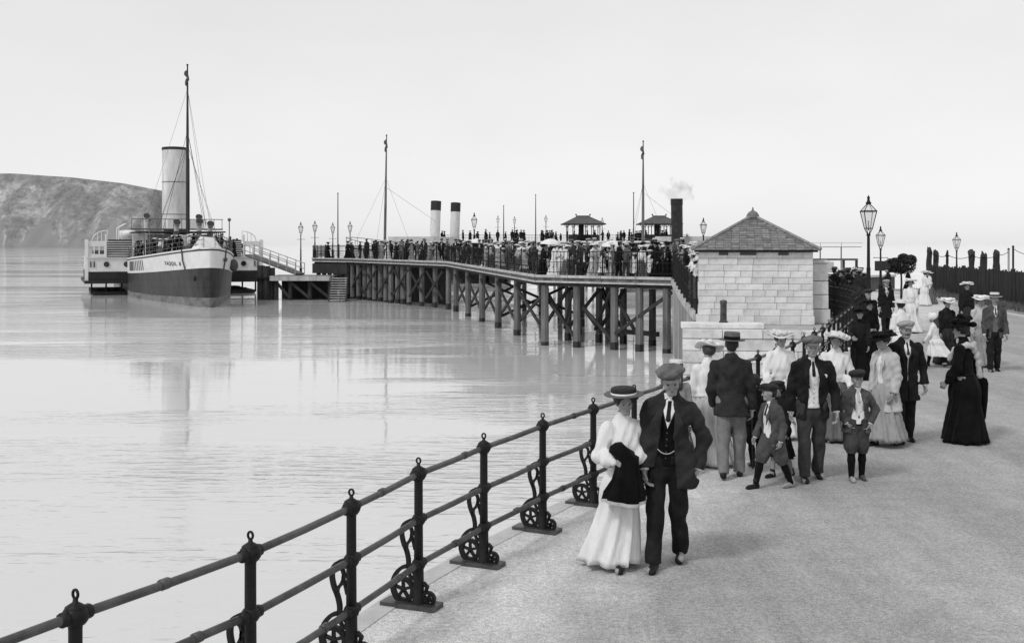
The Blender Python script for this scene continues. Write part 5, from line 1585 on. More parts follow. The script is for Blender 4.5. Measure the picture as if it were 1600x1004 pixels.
def make_hat(p, kind, h):
    """list of (name, V, Q, material)"""
    out = []
    def prof_part(nm, prof, m, nv=28, off=(0, -.005, 0), tilt=0.0, ell=(1, 1.15), wave=0.0, seed=1, back=0.0):
        n = len(prof); nu = n
        def fn(t, a):
            i = int(round(t * (n - 1))); r, z = prof[i]
            wz = wave * math.sin(3 * a + seed) * (r / .2) ** 2 if r > .12 else 0
            x, y = r * math.cos(a) * ell[0], r * math.sin(a) * ell[1]
            zz = z + wz; y2 = y * math.cos(tilt) - zz * math.sin(tilt); z2 = y * math.sin(tilt) + zz * math.cos(tilt)
            return x + off[0], y2 + off[1], z2 + off[2]
        V, Q = hat_pts(p, fn, nu, nv); out.append((nm, V, Q, m))
    if kind.startswith('cap'):
        m = {'cap': MIDC, 'cap_dark': DARK2, 'cap_light': CHECK, 'cap_white': LIGHTC}[kind]
        lo = p.hc - .22; hi = p.hc + .24; f = Field(lo, hi, h)
        f.ell(p.hp((0, .0, .085)), np.array((.122, .142, .048)) * p.hs, .02, p.Hf @ rotx3(R(8)) @ roty3(R(5)))
        f.ell(p.hp((0, -.01, .06)), np.array((.088, .108, .045)) * p.hs, .03, p.Hf)
        f.wrinkle(.002, (14, 14, 12), 3)
        P, Q = f.mesh(); out.append(('cap_crown', P, Q, m))
        f = Field(lo, hi, h * .8); f.ell(p.hp((0, .105, .052)), np.array((.072, .055, .009)) * p.hs, .0, p.Hf @ rotx3(R(-14)))
        P, Q = f.mesh(); out.append(('cap_peak', P, Q, m))
    elif kind.startswith('boater'):
        m = STRAW_D if 'dark' in kind else STRAW
        t = R(4); z0 = .058
        prof_part('hat_brim', [(.095, z0 - .002), (.16, z0 - .004), (.162, z0 + .001), (.16, z0 + .005), (.095, z0 + .004)], m, off=(0, -.004, 0), tilt=t)
        prof_part('hat_crown', [(.098, z0 + .0), (.097, z0 + .088), (.092, z0 + .094), (.001, z0 + .096)], m, tilt=t)
        prof_part('hat_band', [(.0995, z0 + .004), (.1002, z0 + .045), (.097, z0 + .047)], BLACKC if 'white' not in kind else DARK2, tilt=t)
    elif kind.startswith('ladyboater'):      # woman's straw with dark trim, worn level
        z0 = .075; t = R(6)
        prof_part('hat_brim', [(.09, z0 - .004), (.19, z0 - .004), (.195, z0 + .002), (.19, z0 + .008), (.09, z0 + .005)], STRAW if 'white' in kind else STRAW_D, tilt=t, off=(0, 0, 0))
        prof_part('hat_crown', [(.125, z0), (.125, z0 + .05), (.115, z0 + .062), (.001, z0 + .066)], STRAW if 'white' in kind else DARK2, tilt=t)
        if 'white' not in kind: prof_part('hat_band', [(.1265, z0 + .004), (.1265, z0 + .02), (.12, z0 + .021)], WHITEC, tilt=t)
    elif kind.startswith('wide'):
        m = {'wide': WHITEC, 'wide_straw': STRAW, 'wide_dark': BLACKC}[kind]
        t = R(random.uniform(-4, 10)); z0 = .07
        prof_part('hat_brim', [(.085, z0 - .006), (.15, z0 - .012), (.205, z0 - .004), (.212, z0 + .004), (.205, z0 + .012), (.14, z0 + .004), (.085, z0 + .006)], m, tilt=t, wave=.022, seed=random.uniform(0, 6), nv=36)
        f = Field(p.hc - .35, p.hc + .35, h * 1.1)
        rr = random.Random(int(p.hc[0] * 1e4) + int(p.S * 999) + len(kind))
        f.ell(p.hp((0, 0, .10)), (.11, .12, .05), .02, p.Hf)
        for k in range(15):
            a = rr.uniform(0, 6.28); r = rr.uniform(.08, .175); f.ell(p.hp((r * math.cos(a), r * math.sin(a), .09 + rr.uniform(0, .035) + .3 * (.17 - r))), (rr.uniform(.03, .05), rr.uniform(.03, .05), rr.uniform(.022, .036)), .012)
        f.wrinkle(.004, (20, 20, 16), 2)
        P, Q = f.mesh(); out.append(('hat_trimming', P, Q, m))
    elif kind == 'plumed':
        z0 = .075
        prof_part('hat_brim', [(.085, z0 - .006), (.17, z0 - .01), (.172, z0 + .004), (.085, z0 + .006)], BLACKC, tilt=R(-6), wave=.02)
        f = Field(p.hc - .36, p.hc + .36, h * 1.1); rr = random.Random(4)
        f.ell(p.hp((0, -.01, .10)), (.11, .12, .07), .02, p.Hf)
        for k in range(20):
            a = rr.uniform(0, 6.28); r = rr.uniform(.04, .16); f.ell(p.hp((r * math.cos(a), r * math.sin(a) - .03, .11 + rr.uniform(-.01, .09) + .4 * (.1 - r))), (rr.uniform(.025, .055), rr.uniform(.03, .06), rr.uniform(.02, .05)), .012)
        P, Q = f.mesh(); out.append(('hat_trimming', P, Q, BLACKC))
    elif kind == 'bonnet':
        f = Field(p.hc - .3, p.hc + .3, h)
        f.ell(p.hp((0, -.03, .04)), (.13, .13, .13), .02, p.Hf)
        for k in range(16):
            a = math.pi * (-.15 + 1.3 * k / 15); f.ell(p.hp((.125 * math.cos(a), .055, .02 + .125 * math.sin(a))), (.035, .028, .035), .012)
        f.cut(lambda X, Y, Z: np.sqrt(((X - p.hp((0, .16, -.02))[0]) / 1.0) ** 2 + (Y - p.hp((0, .16, -.02))[1]) ** 2 + (Z - p.hp((0, .16, -.02))[2]) ** 2) - .105)
        f.wrinkle(.004, (16, 16, 14), 1)
        P, Q = f.mesh(); out.append(('bonnet_frill', P, Q, WHITEC))
    return out
def make_hair(p, kind, h):
    f = Field(p.hc - .30, p.hc + .26, h); H = p.Hf; s = p.hs
    if kind == 'short':
        f.ell(p.hp((0, -.026, .028)), np.array((.081, .094, .090)) * s, .0, H)
        cy = p.hp((0, .045, -.02)); 
        f.ell(p.hp((0, -.06, -.035)), np.array((.062, .05, .05)) * s, .02, H)
        c = p.hp((0, .125, -.035)); f.cut(lambda X, Y, Z: np.sqrt((X - c[0]) ** 2 + (Y - c[1]) ** 2 + (Z - c[2]) ** 2) - .112 * s)
    else:
        f.ell(p.hp((0, -.03, .03)), np.array((.098, .104, .098)) * s, .0, H)
        f.ell(p.hp((0, .03, .07)), np.array((.092, .062, .05)) * s, .03, H)
        if kind == 'bun': f.ell(p.hp((0, -.115, .0)), np.array((.055, .045, .055)) * s, .02, H)
        if kind == 'long':
            f.cap(p.hp((0, -.07, 0)), p.hp((0, -.10, -.24)), .085, .07, .03)
        c = p.hp((0, .135, -.045)); f.cut(lambda X, Y, Z: np.sqrt((X - c[0]) ** 2 + (Y - c[1]) ** 2 + (Z - c[2]) ** 2) - .118 * s)
    f.wrinkle(.0025, (30, 30, 12), 5)
    return f.mesh()
def make_shoe(p, i, h, size=1.0):
    a = p.ank[i]; k = p.knee[i]; f = Field(a - np.array([.16, .2, .16]), a + np.array([.16, .28, .14]), h)
    other = min(p.ank[0][2], p.ank[1][2]); lift = a[2] - other
    pitch = min(.9, lift * 4.5); sx = (.03 if i == 0 else -.03)
    d = np.array([sx, math.cos(pitch), -math.sin(pitch)]); d /= np.linalg.norm(d); up = np.array([0, math.sin(pitch), math.cos(pitch)])
    heel = a - up * .048 - d * .035
    f.cap(heel, heel + d * .17, .033 * size, .036 * size, .02); f.cap(heel + d * .17, heel + d * .205, .034 * size, .022 * size, .02); f.cap(heel + up * .02, a + up * .055, .036 * size, .042 * size, .025)
    f.cap(heel + d * .06 + up * .015, heel + d * .14 + up * .012, .033, .030, .02)
    o = heel - up * .028; f.cut(lambda X, Y, Z: (X - o[0]) * up[0] + (Y - o[1]) * up[1] + (Z - o[2]) * up[2])
    return f.mesh()

def person_parts(p, wear, h):
    """returns list of (part name, V, Q, material)"""
    out = []; hz = p.pel[2]; w = p.width
    P, Q = grow_body(p, max(h, .009)); out.append(('body', P, Q, SKIN))
    for sg in (-1, 1):
        f = Field(p.hp((sg * .031, .078, -.004)) - .03, p.hp((sg * .031, .078, -.004)) + .03, .0055); f.ell(p.hp((sg * .031, .0835, -.005)), (.0125, .0085, .0065), 0, p.Hf); P, Q = f.mesh(); out.append(('eye', P, Q, FACE_DK))
        f = Field(p.hp((sg * .033, .088, .016)) - .04, p.hp((sg * .033, .088, .016)) + .04, .0055); f.cap(p.hp((sg * .014, .0925, .014)), p.hp((sg * .048, .083, .018)), .0042, .003, 0); P, Q = f.mesh(); out.append(('eyebrow', P, Q, wear.get('hairm', HAIR)))
    f = Field(p.hp((0, .09, -.066)) - .04, p.hp((0, .09, -.066)) + .04, .0055); f.ell(p.hp((0, .0935, -.067)), (.017, .005, .003), 0, p.Hf); P, Q = f.mesh(); out.append(('mouth', P, Q, FACE_DK))
    if wear.get('moustache'):
        f = Field(p.hp((0, .09, -.05)) - .07, p.hp((0, .09, -.05)) + .07, .006); f.cap(p.hp((-.034, .085, -.062)), p.hp((0, .099, -.052)), .007, .012, .006); f.cap(p.hp((.034, .085, -.062)), p.hp((0, .099, -.052)), .007, .012, .006); P, Q = f.mesh(); out.append(('moustache', P, Q, HAIR_M))
    P, Q = make_hair(p, wear.get('hair', 'short'), max(h, .009)); out.append(('hair', P, Q, wear.get('hairm', HAIR)))
    if wear.get('hat'): out += make_hat(p, wear['hat'], max(h * .9, .008))
    seed = wear.get('seed', 1)
    if 'trousers' in wear or 'knickers' in wear:
        kn = 'knickers' in wear; m = wear.get('trousers') or wear.get('knickers')
        lo, hi = p.bounds(.2); hi[2] = hz + .18; lo[2] = .0; lo[0] = -.36; hi[0] = .36
        ys = [q[1] for q in p.ank + p.knee + p.hip]; lo[1] = min(ys) - .16; hi[1] = max(ys) + .16
        f = Field(lo, hi, h)
        f.cap(p.tp((0, 0, -.03)), p.tp((0, 0, .12)), .150 * w, .136 * w, .03, p.T, .78)
        for i in (0, 1):
            if kn:
                f.cap(p.hip[i], p.knee[i] * .86 + p.hip[i] * .14, .115 * w, .105, .035); f.cap(p.knee[i] * .8 + p.hip[i] * .2, p.knee[i] * .9 + p.ank[i] * .1, .105, .078, .03)
            else:
                f.cap(p.hip[i], p.knee[i], .106 * w, .076, .035); en = p.ank[i] + (p.ank[i] - p.knee[i]) * .02; f.cap(p.knee[i], en, .076, .069, .025)
        f.wrinkle(.0075, (9, 9, 3.6), seed)
        if kn: zc = [p.knee[i] * .86 + p.ank[i] * .14 for i in (0, 1)]
        else: zc = [p.ank[i] + np.array([0, 0, -.02]) for i in (0, 1)]
        X = f.ax[0][:, None, None]; Y = f.ax[1][None, :, None]; Z = f.ax[2][None, None, :]
        for i in (0, 1):
            o = zc[i]; d = nrm(p.knee[i] - p.ank[i]); dist = (X - o[0]) * d[0] + (Y - o[1]) * d[1] + (Z - o[2]) * d[2]
            rad = np.sqrt((X - o[0]) ** 2 + (Y - o[1]) ** 2 + (Z - o[2]) ** 2) - .14
            f.F = np.maximum(f.F, np.minimum(-dist, -rad)).astype(np.float32)
        P, Q = f.mesh(); out.append(('trousers' if not kn else 'knickers', P, Q, m))
        if kn:
            for i in (0, 1):
                f = Field(np.minimum(p.knee[i], p.ank[i]) - .1, np.maximum(p.knee[i], p.ank[i]) + .1, h); f.cap(p.knee[i], p.knee[i] * .6 + p.ank[i] * .4, .058, .060, .02); f.cap(p.knee[i] * .6 + p.ank[i] * .4, p.ank[i] - np.array([0, 0, .02]), .060, .043, .02); P, Q = f.mesh(); out.append(('stocking', P, Q, wear.get('stocking', BLACKC)))
    for i in (0, 1):
        sm = wear.get('shoes', LEATHER); sm = sm[i] if isinstance(sm, tuple) else sm
        P, Q = make_shoe(p, i, max(h * .9, .009)); out.append(('shoe', P, Q, sm))
    if 'shirt' in wear:      # waistcoat or shirt front
        f = torso_field(p, h, wear.get('shirt_hem', -.02), .006, .0, sleeves=wear.get('shirt_sleeves', False), sl_r=(.062, .056, .040))
        cut_hem(f, p, wear.get('shirt_hem', -.02)); f.wrinkle(.003, (10, 10, 9), seed + 2); P, Q = f.mesh(); out.append((wear.get('shirt_name', 'waistcoat'), P, Q, wear['shirt']))
    if 'shirt' in wear and wear.get('vee', True) and wear['shirt'] is not WHITEC and 'skirt' not in wear:
        tl = .5 - .04 * p.child; f = torso_field(p, h * .8, .18, .018, 0, sleeves=False)
        X = f.ax[0][:, None, None]; Y = f.ax[1][None, :, None]; Z = f.ax[2][None, None, :]; T = p.T; px_, py_, pz_ = X - p.pel[0], Y - p.pel[1], Z - p.pel[2]
        qx = px_ * T[0, 0] + py_ * T[1, 0] + pz_ * T[2, 0]; qy = px_ * T[0, 1] + py_ * T[1, 1] + pz_ * T[2, 1]; qz = px_ * T[0, 2] + py_ * T[1, 2] + pz_ * T[2, 2]
        f.F = np.maximum(f.F, np.maximum(np.abs(qx) - np.interp(qz, [tl - .20, tl - .05, tl + .05], [0, .05, .05]), .02 - qy)).astype(np.float32)
        P, Q = f.mesh()
        if len(P): out.append(('shirt_front', P, Q, WHITEC))
    if wear.get('collar', True) and 'blouse' not in wear and 'dress' not in wear:
        f = Field(p.neck - .13, p.neck + .15, h * .8); a = p.neck + p.T @ np.array([0, .005, .0]); b = p.neck + p.T @ np.array([0, .014, .052]); f.cap(a, b, .066, .060, 0); 
        up = p.T[:, 2]; f.cut(lambda X, Y, Z: -((X - b[0]) * up[0] + (Y - b[1]) * up[1] + (Z - b[2]) * up[2]))
        P, Q = f.mesh(); out.append(('collar', P, Q, WHITEC))
        f = Field(p.tp((0, .1, .40)) - .12, p.tp((0, .1, .40)) + .12, h * .8); tl = .5 - .04 * p.child
        k0 = p.neck + p.T @ np.array([0, .075, .0]); k1 = p.tp((0, .128 * w, tl - .12))
        f.cap(k0, k1, .016, .022, 0, p.T, .6); P, Q = f.mesh(); out.append(('tie', P, Q, wear.get('tie', DARK2)))
    if 'jacket' in wear:
        hem = wear.get('hem', -.14)
        f = torso_field(p, h, hem, .029 + wear.get('loose', 0), wear.get('flare', .03), sl_r=wear.get('sl', (.066, .061, .055)))
        for ex in wear.get('extra', ()):    # hanging fronts and other fullness, in the torso frame
            f.cap(p.tp(ex[0]), p.tp(ex[1]), ex[2], ex[3], .05, p.T, ex[4] if len(ex) > 4 else 1)
        f.wrinkle(wear.get('wr', .0075), (9, 9, 6), seed + 4)
        cut_hem(f, p, hem); cut_sleeve_ends(f, p, .0)
        if wear.get('open'): open_front(f, p, wear['open'], wear.get('depth', .055))
        P, Q = f.mesh(); out.append(('jacket' if hem > -.3 else 'coat', P, Q, wear['jacket']))
        if wear.get('lapels', True) and wear.get('open'):
            tl = .5 - .04 * p.child
            for sg in (-1, 1):
                a = p.tp((sg * .055, .055, tl - .01)); b = p.tp((sg * .095, .125 * w + .03, tl - .14)); c = p.tp((sg * .06, .130 * w + .04, tl - .27))
                f = Field(np.minimum(np.minimum(a, b), c) - .08, np.maximum(np.maximum(a, b), c) + .08, max(.007, h * .8)); f.cap(a, b, .022, .034, .01, p.T, .4); f.cap(b, c, .034, .010, .01, p.T, .4); P, Q = f.mesh(); out.append(('lapel', P, Q, wear['jacket']))
        for i in (0, 1):
            if wear.get('cuffs', True):
                f = Field(p.wri[i] - .1, p.wri[i] + .1, max(.007, h * .8)); d = p.hdir[i]; f.cap(p.wri[i] - d * .03, p.wri[i] + d * .0, .040, .040, 0)
                e = p.wri[i] + d * .018; f.cut(lambda X, Y, Z: -((X - e[0]) * d[0] + (Y - e[1]) * d[1] + (Z - e[2]) * d[2])); P, Q = f.mesh(); out.append(('cuff', P, Q, WHITEC))
    if 'blouse' in wear:
        f = torso_field(p, h, .04, .012, .0, woman=True, sl_r=wear.get('sl', (.068, .070, .045)))
        for i in (0, 1): f.ell(p.elb[i] * .45 + p.wri[i] * .55, (.072, .072, .09), .04)
        f.ell(p.tp((0, .085, .13)), (.12, .05, .05), .05, p.T)
        f.cap(p.neck, p.neck + p.T @ np.array([0, .016, .078]), .060, .056, .015)
        f.wrinkle(wear.get('wr', .007), (12, 12, 3.5), seed); cut_hem(f, p, .05); P, Q = f.mesh(); out.append(('blouse', P, Q, wear['blouse']))
        f = Field(p.tp((0, 0, .075)) - .24, p.tp((0, 0, .075)) + .24, h); f.cap(p.tp((0, 0, .055)), p.tp((0, 0, .095)), .135 * w, .130 * w, 0, p.T, .86); 
        a = p.tp((0, 0, .10)); u = p.T[:, 2]; f.cut(lambda X, Y, Z: -((X - a[0]) * u[0] + (Y - a[1]) * u[1] + (Z - a[2]) * u[2])); f.cut(lambda X, Y, Z: ((X - a[0]) * u[0] + (Y - a[1]) * u[1] + (Z - a[2]) * u[2]) + .055); P, Q = f.mesh(); out.append(('belt', P, Q, wear.get('belt', wear['blouse'])))
    if 'skirt' in wear:
        sk = wear['skirt']; V, Q = lathe_skirt(p, hz + .10, sk.get('zb', .035), .125 * w, sk.get('r', .40), amp=sk.get('amp', .03), seed=seed, dy=sk.get('dy', 0), dx=sk.get('dx', 0), bell=sk.get('bell', 1.25), back=sk.get('back', .08), folds=sk.get('folds', 11), sy=sk.get('sy', .86)); out.append(('skirt', V, Q, sk['m']))
    if 'dress' in wear:      # child's loose frock
        f = torso_field(p, h, .05, .02, .02, woman=False, sl_r=(.072, .066, .046)); f.wrinkle(.005, (11, 11, 5), seed); cut_hem(f, p, .06); P, Q = f.mesh(); out.append(('bodice', P, Q, wear['dress']))
    if 'scarf' in wear:
        f = Field(p.neck - np.array([.35, .35, .6]), p.neck + np.array([.35, .35, .15]), h); tl = .5
        for pts in ([(.09, -.12, tl - .0), (.0, -.145, tl - .01), (-.12, -.09, tl - .01), (-.17, .04, tl - .06), (-.12, .15, tl - .2)], [(-.10, -.10, tl - .0), (-.02, -.15, tl - .04), (.05, -.175, tl - .14), (.09, -.18, tl - .26), (.11, -.175, tl - .38), (.13, -.18, tl - .47)]):
            pts = [p.tp(q_) for q_ in pts]
            for a, b in zip(pts[:-1], pts[1:]): f.cap(a, b, .042, .040, .01)
        f.wrinkle(.005, (14, 14, 10), 2); P, Q = f.mesh(); out.append(('scarf', P, Q, wear['scarf']))
    if 'bow' in wear:
        c = p.tp(wear['bow']); f = Field(c - .06, c + .06, .007); f.ell(c, (.024, .014, .024), 0); P, Q = f.mesh(); out.append(('buttonhole_flower', P, Q, WHITEC))
    if wear.get('buttons'):
        for z in np.linspace(.05, .27, 5):
            c = p.tp((0.0, .05, z)); y = .118 * w + .012 + .018 * (z - .05) / .22
            c = p.tp((0, y + wear.get('bo', .0), z)); f = Field(c - .03, c + .03, .005); f.ell(c, (.0085, .005, .0085), 0); P, Q = f.mesh(); out.append(('button', P, Q, wear['buttons']))
    if 'belt_line' in wear:
        f = Field(p.tp((0, 0, .0)) - .24, p.tp((0, 0, .0)) + .24, h); f.cap(p.tp((0, 0, -.03)), p.tp((0, 0, .02)), .162 * w, .158 * w, 0, p.T, .80)
        a = p.tp((0, 0, .015)); u = p.T[:, 2]; f.cut(lambda X, Y, Z: -((X - a[0]) * u[0] + (Y - a[1]) * u[1] + (Z - a[2]) * u[2])); f.cut(lambda X, Y, Z: ((X - a[0]) * u[0] + (Y - a[1]) * u[1] + (Z - a[2]) * u[2]) + .04); P, Q = f.mesh(); out.append(('belt', P, Q, BLACKC))
    return out
def person(label, loc, facing, height, pose, wear, h=.011, group=None):
    """facing: compass angle of the look direction, 0 = away from the viewer (+y), 180 = towards, +90 = to the viewer's left"""
    p = Pose(**pose); hat = 0
    S = height / p.top
    t = thing('person', label, 'person', loc, R(facing), group)
    for nm, V, Q, m in person_parts(p, wear, h / S):
        me = np_mesh_mixed(nm, V * S, Q, m) if nm == 'skirt' else np_mesh(nm, V * S, Q, m)
        link(nm, me, t)
    return t, p, S
# ------------------------------------------------------------------ the strollers on the promenade
HANG = ((.12, .02, -1), (.02, .22, -1))
def g(px, py): return site(px, py, 0)
OPEN = [(-.3, .10), (-.05, .085), (.05, .06), (.2, .055), (.38, .075), (.44, .05), (.5, .02)]
OPEN_N = [(-.3, .03), (-.05, .012), (.1, .006), (.26, .012), (.40, .055), (.45, .05), (.5, .02)]
CLOSED = [(-.4, .004), (.24, .004), (.30, .008), (.42, .05), (.46, .045), (.5, .02)]

# the couple by the rail
t_w, p_w, S_w = person('woman in dark-crowned straw hat, white blouse and long white skirt by the railing', g(974, 882), 186, 1.53,
    dict(legs=((14, 6), (-12, 14)), arms=(((.30, .02, -1), (-.45, .95, -.05)), ((.34, .0, -1), (-.80, .75, -.02))), woman=True, lean=2, head=(6, -6, 3), width=.97),
    dict(hat='ladyboater', hair='full', hairm=HAIR, blouse=WHITEC, skirt=dict(m=WHITEC, r=.30, amp=.026, dx=.13, dy=.02, zb=.055, bell=1.15, back=.10, folds=9), shoes=LEATHER, seed=3), .0085)
t_m, p_m, S_m = person('man in big flat cap and open dark jacket walking arm in arm by the railing', g(1042, 884), 166, 1.745,
    dict(legs=((11, 4), (-9, 12)), arms=(((.22, -.02, -1), (-.10, .30, -1)), ((.44, -.28, -1), (-.26, .26, -1))), lean=4, side=-4, head=(12, -14, 8), width=.95, spread=.085),
    dict(hat='cap_light', hair='short', trousers=DARKC, shirt=BLACKC, buttons=MIDC, jacket=cloth('couple_jacket', .03, .35), hem=-.19, open=[(-.3, .13), (-.1, .10), (.1, .07), (.3, .055), (.42, .055), (.5, .03)], depth=.06, flare=.045, extra=(((-.14, .07, .16), (-.19, .08, -.12), .06, .10, .8), ((.15, .06, .12), (.16, .07, -.08), .06, .075, .9)), seed=2, tie=DARKC, wr=.009), .0085)
# watch chain on his waistcoat belongs to him
pts = [p_m.tp((x, .155, .13 - .035 * (1 - (x / .07) ** 2))) * S_m for x in np.linspace(-.07, .07, 9)]
mb = MB(); mb.tube([Vector(q) for q in pts], .004, 5); mb.build('watch_chain', PALEC, t_m)

# coat carried over her forearm
def carried_coat():
    c = p_w.wri[0] * S_w
    t = thing('carried_coat', 'black coat with pale lining draped over the arm of the woman in white', 'coat', t_w.location, t_w.rotation_euler.z)
    V = []; Q = []; n = 48; prof = [(1.105, .02, .02, .02), (1.10, .06, .05, .02), (1.075, .10, .08, .02), (1.03, .122, .10, .015), (.985, .110, .095, .005), (.93, .092, .085, -.005), (.87, .098, .085, -.005), (.78, .125, .09, .0), (.68, .165, .09, .012), (.615, .182, .095, .018), (.606, .176, .09, .018), (.62, .05, .03, .015)]
    for j, (z, rx, ry, ox) in enumerate(prof):
        for k in range(n):
            a = 2 * math.pi * k / n; fo = 1 + (.10 * math.sin(7 * a + 1.3 + .6 * math.sin(2 * a)) + .05 * math.sin(13 * a)) * min(1, max(0, (1.06 - z) / .3)) + .05 * math.sin(4 * a + z * 30)
            V.append((rx * math.cos(a) * fo + ox + .02 + (.02 if z > 1 else 0), .235 + ry * math.sin(a) * fo, z + .018 * math.sin(2 * a + 1) * (z < .95) - .05 * (math.cos(a) < 0) * abs(math.cos(a)) * (z > 1.0)))
    for j in range(len(prof) - 1):
        for k in range(n): k2 = (k + 1) % n; Q.append((j * n + k2, j * n + k, (j + 1) * n + k, (j + 1) * n + k2))
    me = np_mesh('coat_cloth', np.array(V), np.array(Q), BLACKC); link('coat_cloth', me, t)
    V2 = []; Q2 = []
    for j, dz in enumerate((0, -.028)):
        for k in range(n):
            v = V[9 * n + k]; V2.append((v[0] * 1.02, .235 + (v[1] - .235) * 1.03, v[2] + dz + .004))
    for k in range(n): k2 = (k + 1) % n; Q2.append((k2, k, n + k, n + k2))
    link('lining_edge', np_mesh('lining_edge', np.array(V2), np.array(Q2), PALEC), t)
carried_coat()

person('girl in white straw hat half hidden behind the man in the big flat cap', (1.99, 13.5, 0), 10, 1.36, dict(child=.35, arms=(HANG, HANG), woman=True, legs=((12, 8), (-10, 14))),
    dict(hat='boater_white', hair='long', hairm=HAIR_M, blouse=LIGHTC, skirt=dict(m=MID2, r=.26, zb=.3, amp=.02), shoes=LEATHER, seed=6), .013)
person('woman in white dress and broad white hat seen from behind beside the grey-trousered man', (2.47, 14.15, 0), -14, 1.52, dict(arms=(((.2, .1, -1), (-.2, .6, -.6)), HANG), woman=True, lean=9, legs=((12, 8), (-10, 14)), head=(8, -8, 6)),
    dict(hat='wide', hair='bun', hairm=HAIR_M, blouse=WHITEC, skirt=dict(m=PALEC, r=.36, dx=.08, zb=.05, amp=.03), shoes=LEATHER, seed=8), .012)
person('man in dark boater, dark jacket and light grey trousers seen from behind', g(1143, 745), -10, 1.70, dict(legs=((8, 5), (-8, 10)), arms=(((.16, -.02, -1), (.05, .2, -1)), ((.20, .0, -1), (-.15, .5, -1))), width=1.03, head=(0, 0, 2)),
    dict(hat='boater_dark', hair='short', trousers=cloth('pale_grey_flannel', .20, .2), shirt=PALEC, jacket=DARK2, hem=-.16, seed=5, lapels=False, tie=DARKC), .011)
person('small boy in dark suit with a cane behind the grey-jacketed boy', (3.05, 14.05, 0), 8, 1.16, dict(child=.75, legs=((6, 4), (-6, 8)), arms=(HANG, ((.22, .1, -1), (.0, .5, -.9)))),
    dict(hat=None, hair='short', knickers=DARKC, shirt=PALEC, jacket=DARKC, hem=-.12, seed=9, lapels=False), .012)
t = thing('walking_cane', 'thin cane held upright beside the small boy in dark suit', 'cane', (2.98, 13.86, 0)); mb = MB(); mb.tube([(0, 0, 0), (0, .06, .66)], .011, 6); mb.build('shaft', TIMBER_DARK, t)
mb = MB(); mb.tube([(0, .06, .66), (.0, .07, .70), (.03, .075, .72), (.06, .075, .70)], .011, 6); mb.build('handle', TIMBER_DARK, t)
person('boy in grey jacket, white waistcoat and dark cap walking left with head turned away', g(1207, 762), 118, 1.19, dict(child=.75, legs=((22, 6), (-16, 12)), arms=(((.25, .15, -1), (.0, .5, -1)), ((.25, -.2, -1), (.0, .25, -1))), head=(-28, 0, 0), lean=4),
    dict(hat='cap_dark', hair='short', knickers=MIDC, stocking=BLACKC, shirt=WHITEC, jacket=MIDC, hem=-.15, open=[(-.3, .13), (.1, .09), (.4, .07), (.5, .03)], depth=.03, seed=4, shoes=(LEATHER, LEATHER_P), collar=True), .0105)
person('girl with dark curly hair and dark coat close behind the grey-jacketed boy', (3.20, 13.35, 0), 128, 1.15, dict(child=.75, legs=((10, 6), (-8, 10)), woman=True, arms=(HANG, HANG), head=(-10, -6, 8)),
    dict(hat='cap_dark', hair='long', dress=DARKC, skirt=dict(m=DARKC, r=.24, zb=.36, amp=.02), shoes=LEATHER, seed=7, collar=False), .011)
person('man in flat cap, open dark jacket and white waistcoat walking towards us', g(1268, 749), 176, 1.70, dict(legs=((9, 5), (-6, 9)), arms=(((.16, -.05, -1), (.06, .15, -1)), ((.24, .0, -1), (.05, .35, -1))), width=1.07, head=(-6, -4, 0)),
    dict(hat='cap_light', hair='short', trousers=cloth('dark_grey_trouser', .05, .3), shirt=WHITEC, buttons=MID2, jacket=DARKC, hem=-.16, open=OPEN, seed=1, tie=DARKC, bow=(-.135, .135, .37), wr=.008), .0105)
person('woman in white blouse and round white hat behind the man in white waistcoat', (3.83, 16.0, 0), 178, 1.53, dict(woman=True, arms=(((.3, .05, -1), (-.1, .6, -.7)), ((.3, .05, -1), (-.3, .8, -.4))), head=(10, 0, 0)),
    dict(hat='wide_straw', hair='full', blouse=WHITEC, belt=PALEC, skirt=dict(m=WHITEC, r=.34, zb=.05), seed=11), .0125)
person('woman in white blouse, grey skirt and tilted white hat behind the boy', (4.56, 15.8, 0), 172, 1.53, dict(woman=True, arms=(HANG, ((.3, .05, -1), (-.2, .6, -.7))), head=(-12, -4, -8)),
    dict(hat='wide_straw', hair='full', hairm=HAIR_M, blouse=WHITEC, belt=MIDC, skirt=dict(m=MID2, r=.34, zb=.05), seed=12), .0125)
person('boy in cap, knickers and dark stockings facing us with hands on hips', g(1338, 749), 178, 1.30, dict(child=.6, legs=((8, 4), (-2, 4)), arms=(((.55, -.15, -1), (-.50, .35, -.75)), ((.60, -.1, -1), (-.45, .35, -.8))), head=(4, -2, 3)),
    dict(hat='cap_dark', hair='short', knickers=cloth('grey_knickers', .055, .3), stocking=BLACKC, shirt=WHITEC, jacket=MIDC, hem=-.14, open=[(-.3, .12), (.1, .095), (.38, .08), (.45, .05), (.5, .02)], depth=.04, seed=13, shoes=(LEATHER_P, MIDC), belt_line=1, tie=PALEC, flare=.05), .0105)
person('woman in light coat and large dark hat turned to the left', g(1384, 696), 118, 1.56, dict(woman=True, legs=((12, 6), (-10, 14)), arms=(HANG, ((.2, -.05, -1), (.0, .3, -1))), head=(-4, -6, 0)),
    dict(hat='wide_dark', hair='full', shirt=WHITEC, shirt_name='blouse', jacket=PALEC, hem=-.36, flare=.07, open=[(-.5, .10), (.0, .05), (.4, .05), (.5, .03)], skirt=dict(m=LIGHTC, r=.33, zb=.10, amp=.025, dy=.03), seed=14, cuffs=False, collar=False, sl=(.085, .08, .065)), .012)
